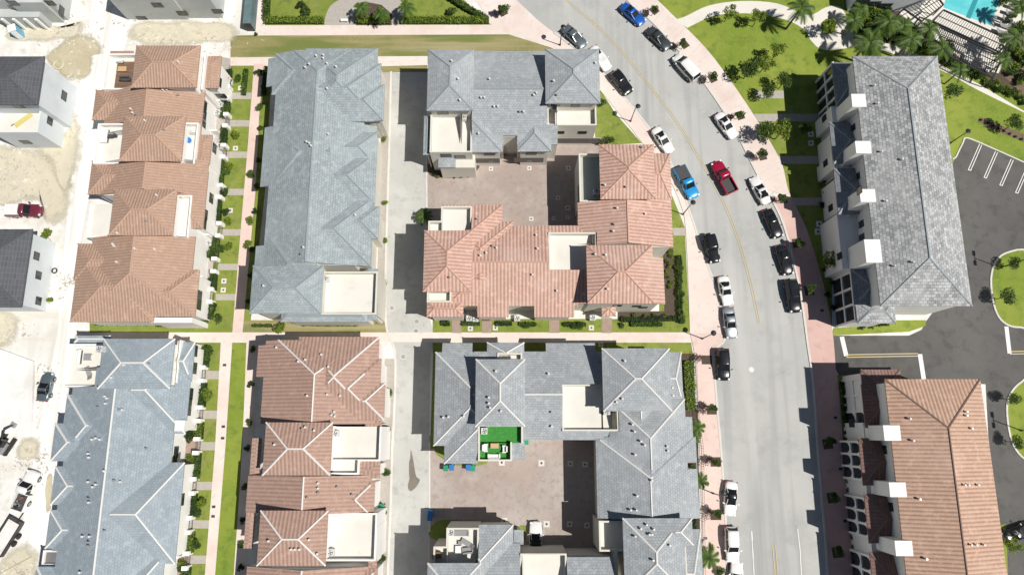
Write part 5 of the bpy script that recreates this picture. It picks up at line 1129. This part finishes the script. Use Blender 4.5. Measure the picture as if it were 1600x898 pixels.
# air conditioners
def ac(px, py, label, rz=0, ground=False):
    loc = W(px, py, .8) if ground else hit(px, py)[0]
    if ground: loc.z = 0
    t = thing('air_conditioner', loc, label, 'air conditioner', 'air conditioning units', rz=rz); k = MB(); k.box(-.42,-.42,.06,.42,.42,.92); k.build('casing', M['acm'], t, o=Z0)
    k = MB(); k.torus((0,0,.94), .31, .035, 16, 5); k.build('fan_guard', M['metal'], t, o=Z0); k = MB()
    for i in range(4): a = i*math.pi/2; k.poly([(0,0,.93),(.28*math.cos(a),.28*math.sin(a),.925),(.28*math.cos(a+.6),.28*math.sin(a+.6),.935)])
    k.cyl(0,0,.08,.92,.95,8); k.build('fan', M['frame'], t, o=Z0)
M['acm'] = mat('pale_ac_casing', (.55, .56, .55), .5)
for q in [(511,437,'air conditioner on the white terrace of the upper grey row'),(725,187,'air conditioner on the left white terrace above the upper court'),(867,172,'air conditioner on the right white terrace above the upper court'),(931,302,'air conditioner on the grey green terrace of the terracotta building'),(757,673,'air conditioner on the green turf terrace'),(947,643,'air conditioner on the terrace beside the grey pyramid roof'),(526,677,'air conditioner on the upper rose row terrace'),(519,861,'air conditioner on the lower rose row terrace'),(705,830,'round unit in the corner of the furnished lower terrace'),(161,546,'air conditioner on the terrace of the blue grey row')]: ac(*q)
for q in [(733,497,'left unit of the pair in the first entry court'),(743,498,'right unit of the pair in the first entry court'),(808,497,'unit in the second entry court'),(926,496,'unit in the entry court beside the small tiled porch'),(345,164,'topmost ground unit of the brown roofed row'),(340,176,'second ground unit of the brown roofed row'),(343,229,'third ground unit of the brown roofed row'),(326,380,'fourth ground unit of the brown roofed row'),(306,436,'fifth ground unit of the brown roofed row'),(320,448,'lowest ground unit of the brown roofed row'),(309,602,'topmost ground unit of the blue grey row'),(303,667,'second ground unit of the blue grey row'),(285,682,'third ground unit of the blue grey row'),(290,808,'fourth ground unit of the blue grey row')]: ac(*q, ground=True)
# patio fences and gateways in front of the rows: dark railings between white piers
def gate(px, py, label, w_=1.3, h=1.2):
    p = W(px, py); t = thing('garden_gate', p, label, 'gate', 'garden gates between white piers')
    for s in (-1, 1): k = MB(); k.box(-.55, s*.95-.28, 0, .25, s*.95+.28, 1.4); k.build('pier', M['white'], t, o=Z0)
    k = MB(); k.box(-.06,-.65,.1,-.02,.65,.16); k.box(-.06,-.65,1.1,-.02,.65,1.16)
    for i in range(7): y = -.6+i*.2; k.box(-.055,y-.015,.16,-.025,y+.015,1.1)
    k.build('railing', M['dkmetal'], t, o=Z0)
for i, (x, y) in enumerate([(361,150),(359,193),(355,241),(350,303),(348,362),(341,417),(335,464)]): gate(x, y, f'{ORD[i]} gate from the top before the brown roofed row')
for i, (x, y) in enumerate([(322,585),(318,647),(314,696),(308,758),(302,818),(298,873)]): gate(x, y, f'{ORD[i]} gate from the top before the blue grey row')
def fence(pts, h, label, m='dkmetal', step=.35):
    t = thing('railing_fence', W(*pts[0]), label, 'fence', keep=True); r = MB(); b_ = MB()
    for a, c in zip(pts, pts[1:]):
        A_, C_ = W(*a), W(*c); L = (C_-A_).length; n = max(1, int(L/step)); r.tube((A_.x,A_.y,h), (C_.x,C_.y,h), .025, m=4); r.tube((A_.x,A_.y,.15), (C_.x,C_.y,.15), .02, m=4)
        for i in range(n+1): p = A_.lerp(C_, i/n); b_.tube((p.x,p.y,0), (p.x,p.y,h), .012 if i % 7 else .03, m=4, cap=False)
    r.build('rail', M[m], t); b_.build('balusters', M[m], t)
fence([(363,108),(361,140)], 1.1, 'dark railing above the topmost gate of the brown row'); fence([(358,160),(357,184)], 1.1, 'dark railing between the first two gates of the brown row')
fence([(355,203),(353,231)], 1.1, 'dark railing between the second and third gates of the brown row'); fence([(351,251),(348,293)], 1.1, 'dark railing between the third and fourth gates of the brown row')
fence([(346,313),(344,352)], 1.1, 'dark railing between the fourth and fifth gates of the brown row'); fence([(343,372),(340,407)], 1.1, 'dark railing between the fifth and sixth gates of the brown row')
fence([(339,427),(336,454)], 1.1, 'dark railing between the last two gates of the brown row'); fence([(334,474),(330,500)], 1.1, 'dark railing below the last gate of the brown row')
fence([(1085,552),(1088,640),(1096,700),(1099,898)], 1.1, 'long dark railing between the grey building and the left pavement')
fence([(1040,500),(970,502)], 1.0, 'dark railing before the corner bed of the terracotta building')
# white party walls between patios, stepping out from the rows
def pwall(x0, y0, x1, y1, label, h=2.0):
    A_, B_ = W(x0, y0), W(x1, y1); a = math.atan2(B_.y-A_.y, B_.x-A_.x); b_ = MB(); b_.obox(((A_.x+B_.x)/2, (A_.y+B_.y)/2), a, (B_-A_).length/2, .12, 0, h); tag(b_.build('patio_wall', M['white']), label, 'wall', 'white patio walls')
for i, (x, y) in enumerate([(352,122),(348,166),(344,212),(340,255),(336,296),(332,372),(322,436),(316,497)]): pwall(x-18, y, x+3, y, f'{ORD[i]} white patio wall from the top of the brown roofed row')
for i, (x, y) in enumerate([(316,541),(312,607),(306,668),(300,728),(296,800),(288,866)]): pwall(x-20, y, x+2, y, f'{ORD[i]} white patio wall from the top of the blue grey row')
# --- roof terrace furniture
M['cushion'] = mat('white_cushion', (.72, .72, .70), .9); M['rattan'] = mat('dark_rattan', (.06, .06, .06), .8); M['greyfab'] = mat('grey_fabric', (.26, .26, .26), .9); M['tan'] = mat('tan_wood', (.52, .36, .2), .7); M['bluep'] = mat('blue_plastic', (.02, .18, .5), .4); M['redp'] = mat('red_canvas', (.5, .05, .07), .8); M['yel'] = mat('yellow_board', (.55, .49, .18), .8)
def on(px, py): return hit(px, py)[0]
def sofa(px, py, label, L=1.9, D=.85, rz=0, mat_='cushion'):
    t = thing('sofa', on(px, py), label, 'sofa', rz=rz); k = MB(); k.box(-L/2,-D/2,.05,L/2,D/2,.3); k.build('base', M['rattan'], t, o=Z0)
    k = MB(); k.box(-L/2+.1,-D/2+.05,.3,L/2-.1,D/2-.2,.45); k.build('seat', M[mat_], t, o=Z0); k = MB(); k.box(-L/2+.02,D/2-.2,.3,L/2-.02,D/2-.0,.8); k.build('backrest', M[mat_], t, o=Z0)
    for s in (-1, 1): k = MB(); k.box(s*L/2-.09,-D/2,.3,s*L/2+.09,D/2-.2,.6); k.build('armrest', M[mat_], t, o=Z0)
def table(px, py, label, L=1.0, D=.6, m='tan', rz=0, h=.42):
    t = thing('terrace_table', on(px, py), label, 'table', rz=rz); k = MB(); k.box(-L/2,-D/2,h-.05,L/2,D/2,h); k.build('tabletop', M[m], t, o=Z0)
    for sx in (-1, 1):
        for sy in (-1, 1): k = MB(); k.box(sx*(L/2-.08)-.03, sy*(D/2-.08)-.03, 0, sx*(L/2-.08)+.03, sy*(D/2-.08)+.03, h-.05); k.build('leg', M['dkmetal'], t, o=Z0)
def lounger(px, py, label, rz, m='greyfab', ground=None):
    t = thing('sun_lounger', on(px, py) if ground is None else W(px, py, ground), label, 'sun lounger', rz=rz); k = MB(); k.box(-.95,-.32,.28,.35,.32,.36); k.build('seat', M[m], t, o=Z0); k = MB(); k.poly([(.35,-.32,.34),(.95,-.32,.75),(.95,.32,.75),(.35,.32,.34)]); k.poly([(.35,.32,.30),(.95,.32,.71),(.95,-.32,.71),(.35,-.32,.30)]); k.build('backrest', M[m], t, o=Z0)
    for sx in (-.85, .3):
        for sy in (-.28, .28): k = MB(); k.cyl(sx, sy, .025, 0, .28, 5); k.build('leg', M['metal'], t, o=Z0)
sofa(772,713,'white sofa on the green turf terrace',1.5,.75,math.pi); sofa(758,699,'white armchair on the green turf terrace',.85,.75,math.pi/2); sofa(789,701,'second white armchair beside the parapet notch of the turf terrace',.8,.7,-math.pi/2); table(773,696,'orange wooden table on the green turf terrace',1.1,.65)
sofa(720,831,'long grey sofa at the top of the furnished lower terrace',2.0,.8,0,'greyfab'); sofa(731,858,'grey sofa at the bottom of the furnished lower terrace',1.3,.8,math.pi+.1,'greyfab'); table(717,857,'white round edged table on the furnished lower terrace',.9,.9,'cushion'); lounger(731,848,'grey lounger slanting across the furnished lower terrace',-.5); sofa(683,866,'brown wicker armchair in the corner of the furnished lower terrace',1.0,.9,.1,'wood')
table(719,847,'small grey side table by the slanting lounger',.5,.5,'greyfab')
table(193,110,'brown dining table on the timber deck of the brown row terrace',1.3,.8,'tan'); sofa(198,126,'dark bench on the timber deck of the brown row terrace',1.4,.6,0,'rattan'); sofa(190,98,'pale chair at the top of the timber deck',.7,.6,math.pi,'cushion')
k = MB(); a_, b_ = on(184,97), on(206,134); k.box(a_.x, b_.y, a_.z+.002, b_.x, a_.y, a_.z+.06); tag(k.build('timber_deck', M['wood']), 'brown timber deck laid on the topmost white terrace', 'deck')
sofa(165,214,'white L shaped daybed on the second white terrace of the brown row',2.0,1.1,math.pi/2); table(174,214,'square dark table beside the white daybed',.8,.8,'rattan'); sofa(181,213,'small dark chair right of the square dark table',.6,.6,-math.pi/2,'rattan')
lounger(141,583,'striped deckchair on the white terrace of the blue grey row',-1.1); table(139,558,'square dark fire table on the white terrace of the blue grey row',1.0,.9,'greyfab'); sofa(126,558,'white bench along the parapet of the blue grey row terrace',1.9,.5,math.pi/2)
t = thing('water_tub', on(295,220), 'round blue tub on the narrow white terrace', 'tub'); k = MB(); k.cyl(0,0,.42,0,.35,18); k.build('shell', M['bluep'], t, o=Z0); k = MB(); k.torus((0,0,.36),.4,.05,18,5); k.build('rim', M['bluep'], t, o=Z0)
t = thing('garden_umbrella', W(359,131), 'closed red umbrella beside the topmost patio', 'umbrella'); k = MB(); k.cyl(0,0,.03,0,2.3,6); k.build('pole', M['metal'], t, o=Z0); k = MB(); k.cyl(0,0,.55,1.7,2.35,8,.05); k.build('canopy', M['redp'], t, o=Z0)
p = on(37,188); t = thing('yellow_board', p, 'long yellow plywood board lying on the flat terrace of the charcoal roofed house', 'board', rz=.72); k = MB(); k.box(-1.5,-.42,0,1.5,.42,.06); k.build('panel', M['yel'], t, o=Z0); k = MB(); k.box(-1.9,.34,.0,-1.4,.44,.1); k.build('batten', M['dkmetal'], t, o=Z0)
# portable toilet
t = thing('portable_toilet', W(33,56,0), 'light blue portable toilet with white roof on the sand', 'portable toilet', rz=.35); k = MB(); k.box(-.58,-.58,0,.58,.58,2.1); k.build('cabin', mat('light_blue_plastic', (.16,.42,.58), .5), t, o=Z0); k = MB(); k.box(-.62,-.62,2.1,.62,.62,2.2); k.box(-.4,-.4,2.2,.4,.4,2.3); k.build('roof', M['cushion'], t, o=Z0); k = MB(); k.box(-.4,-.62,.15,.4,-.58,1.95); k.build('door', M['cushion'], t, o=Z0)
# storage container
p = W(396,34); t = thing('storage_container', W(396,18), 'narrow dark green storage container at the top beside the hedge', 'container'); k = MB(); k.box(-.62,-3.6,0,.62,2.6,2.2); k.build('box', mat('grey_green_steel', (.09,.15,.16), .6, noise=[(.8,(.14,.2,.2),.4,.7,4)]), t, o=Z0)
for s in (-.3,.3): k = MB(); k.box(s-.28,-3.66,.1,s+.28,-3.6,2.1); k.build('door', M['dkmetal'], t, o=Z0)
# benches in the top garden
for (x, y, rz, d) in ((539,34,0,'white stone bench beside the lower path of the top garden'),(551,22,math.pi/2,'upright white stone bench beside the planting bed')):
    t = thing('garden_bench', W(x, y), d, 'bench', rz=rz); k = MB(); k.box(-.6,-.22,.38,.6,.22,.48); k.build('seat', M['cushion'], t, o=Z0)
    for s in (-1, 1): k = MB(); k.box(s*.45-.06,-.18,0,s*.45+.06,.18,.38); k.build('leg', M['cushion'], t, o=Z0)
# tyres, debris
M['debris'] = mat('broken_block_debris', (.42, .39, .33), .95, noise=[(.6, (.7, .68, .62), .45, .6, 3)])
for (x, y, r, d) in ((92,102,.75,'large hose coil lying at the edge of the damp sand'),(86,423,.36,'old tyre on the dusty track by the lower charcoal roofed house')):
    k = MB(); p = W(x, y); k.torus((p.x,p.y,.14), r, .1, 22, 7); tag(k.build('old_tyre' if r < .5 else 'hose_coil', M['tyre'] if r < .5 else M['olive']), d, 'tyre' if r < .5 else 'hose')
random.seed(21); k = MB()
for i in range(2600):
    zone = random.choice([(118,140,-3,240,11),(300,60,5,0,60),(20,260,0,0,40),(50,720,0,0,42),(250,75,0,0,25),(12,520,0,0,26),(105,440,0,0,18),(200,20,0,0,60),(30,900,0,0,30),(110,60,0,0,40),(60,600,0,0,50),(20,300,0,0,50)]); x = zone[0]+random.gauss(0, 1)*max(8, zone[4]*.6)*(1 if zone[0] != 300 else 1.2); y = zone[1]+random.gauss(0,1)*max(10, (zone[3] or zone[4])*.35)
    p = W(x, y); s = abs(random.gauss(.03, .06))+.015; k.obox((p.x,p.y), random.random()*3.1, s*random.uniform(.6,2.4), s*.6, 0, s*random.uniform(.3,1))
dd = k.build('debris', M['debris']); tag(dd, 'scattered stones and broken block debris on the building site', 'debris', kind='stuff')
M['lumber'] = mat('weathered_lumber', (.42,.38,.28), .9)
for i, (x, y, L, a, d) in enumerate([(70,365,2.2,1.0,'upper loose plank by the lower charcoal roofed house'),(78,374,2.4,2.3,'crossing loose plank by the lower charcoal roofed house'),(70,468,2.2,2.5,'thin plank below the lower charcoal roofed house'),(110,200,1.8,2.0,'plank beside the wall of the upper charcoal roofed house'),(222,56,1.2,.6,'short stick on the sand above the brown roofs'),(18,886,6,.5,'long pipe at the bottom left corner'),(10,610,3.2,0,'pale pipe at the left edge above the excavator')][:7]):
    k = MB(); p = W(x, y); k.obox((p.x,p.y), a, L/2, .07, 0, .1); tag(k.build('loose_plank', M['lumber']), d, 'plank', 'loose planks on the site')
# --- pool pergolas, tables and loungers
def pergola(pts, h, label, n, across):
    """pts: four corners on the map px (at roof height)"""
    P = [W(x, y, h) for x, y in pts]; t = thing('pergola', Vector((P[0].x, P[0].y, 0)), label, 'pergola', keep=True); k = MB()
    for i in range(4): k.tube(P[i], P[(i+1) % 4], .14, m=4)
    k.build('frame', M['dkmetal'], t)
    for p in P: k = MB(); k.tube((p.x,p.y,0), p, .1, m=4); k.build('post', M['dkmetal'], t)
    s = MB()
    for i in range(1, n):
        u = i/n; s.tube(P[0].lerp(P[1], u), P[3].lerp(P[2], u), .045, m=4)
    for i in range(1, across): u = i/across; s.tube(P[0].lerp(P[3], u), P[1].lerp(P[2], u), .07, m=4)
    s.build('slats', M['dkmetal'], t)
pergola([(1474,16),(1576,62),(1566,84),(1458,34)], 3, 'long black slatted pergola along the pool edge', 30, 2)
pergola([(1458,38),(1566,88),(1552,122),(1486,90)], 2.8, 'black slatted pergola over the white dining tables', 26, 3)
pergola([(1412,14),(1462,-8),(1474,8),(1440,34)], 2.8, 'small black pergola beside the clubhouse', 10, 2)
for i, (x, y) in enumerate([(1510,96),(1527,98),(1534,104),(1544,108),(1507,88),(1541,112)]):
    t = thing('dining_chair' if i else 'dining_table', W(x, y), ['white dining table under the pergola','first white chair right of the dining table','second white chair right of the dining table','rightmost white chair under the pergola','white chair above the dining table','lowest white chair under the pergola'][i], 'chair' if i else 'table', rz=-.45)
    k = MB(); s = (.75,.45,.75) if i == 0 else (.3,.3,.45); k.box(-s[0],-s[1],s[2]-.05,s[0],s[1],s[2]); k.build('tabletop' if i == 0 else 'seat', M['cushion'], t, o=Z0)
    for sx in (-1,1):
        for sy in (-1,1): k = MB(); k.box(sx*(s[0]-.06)-.03, sy*(s[1]-.06)-.03, 0, sx*(s[0]-.06)+.03, sy*(s[1]-.06)+.03, s[2]-.05); k.build('leg', M['metal'], t, o=Z0)
    if i: k = MB(); k.box(-.3,.26,.45,.3,.3,.85); k.build('backrest', M['cushion'], t, o=Z0)
for i in range(6): lounger(1562+i*4.6, 52-i*9.6, f'{ORD[i]} grey lounger from the bottom in the row right of the pool', -.4+math.pi, ground=.02)
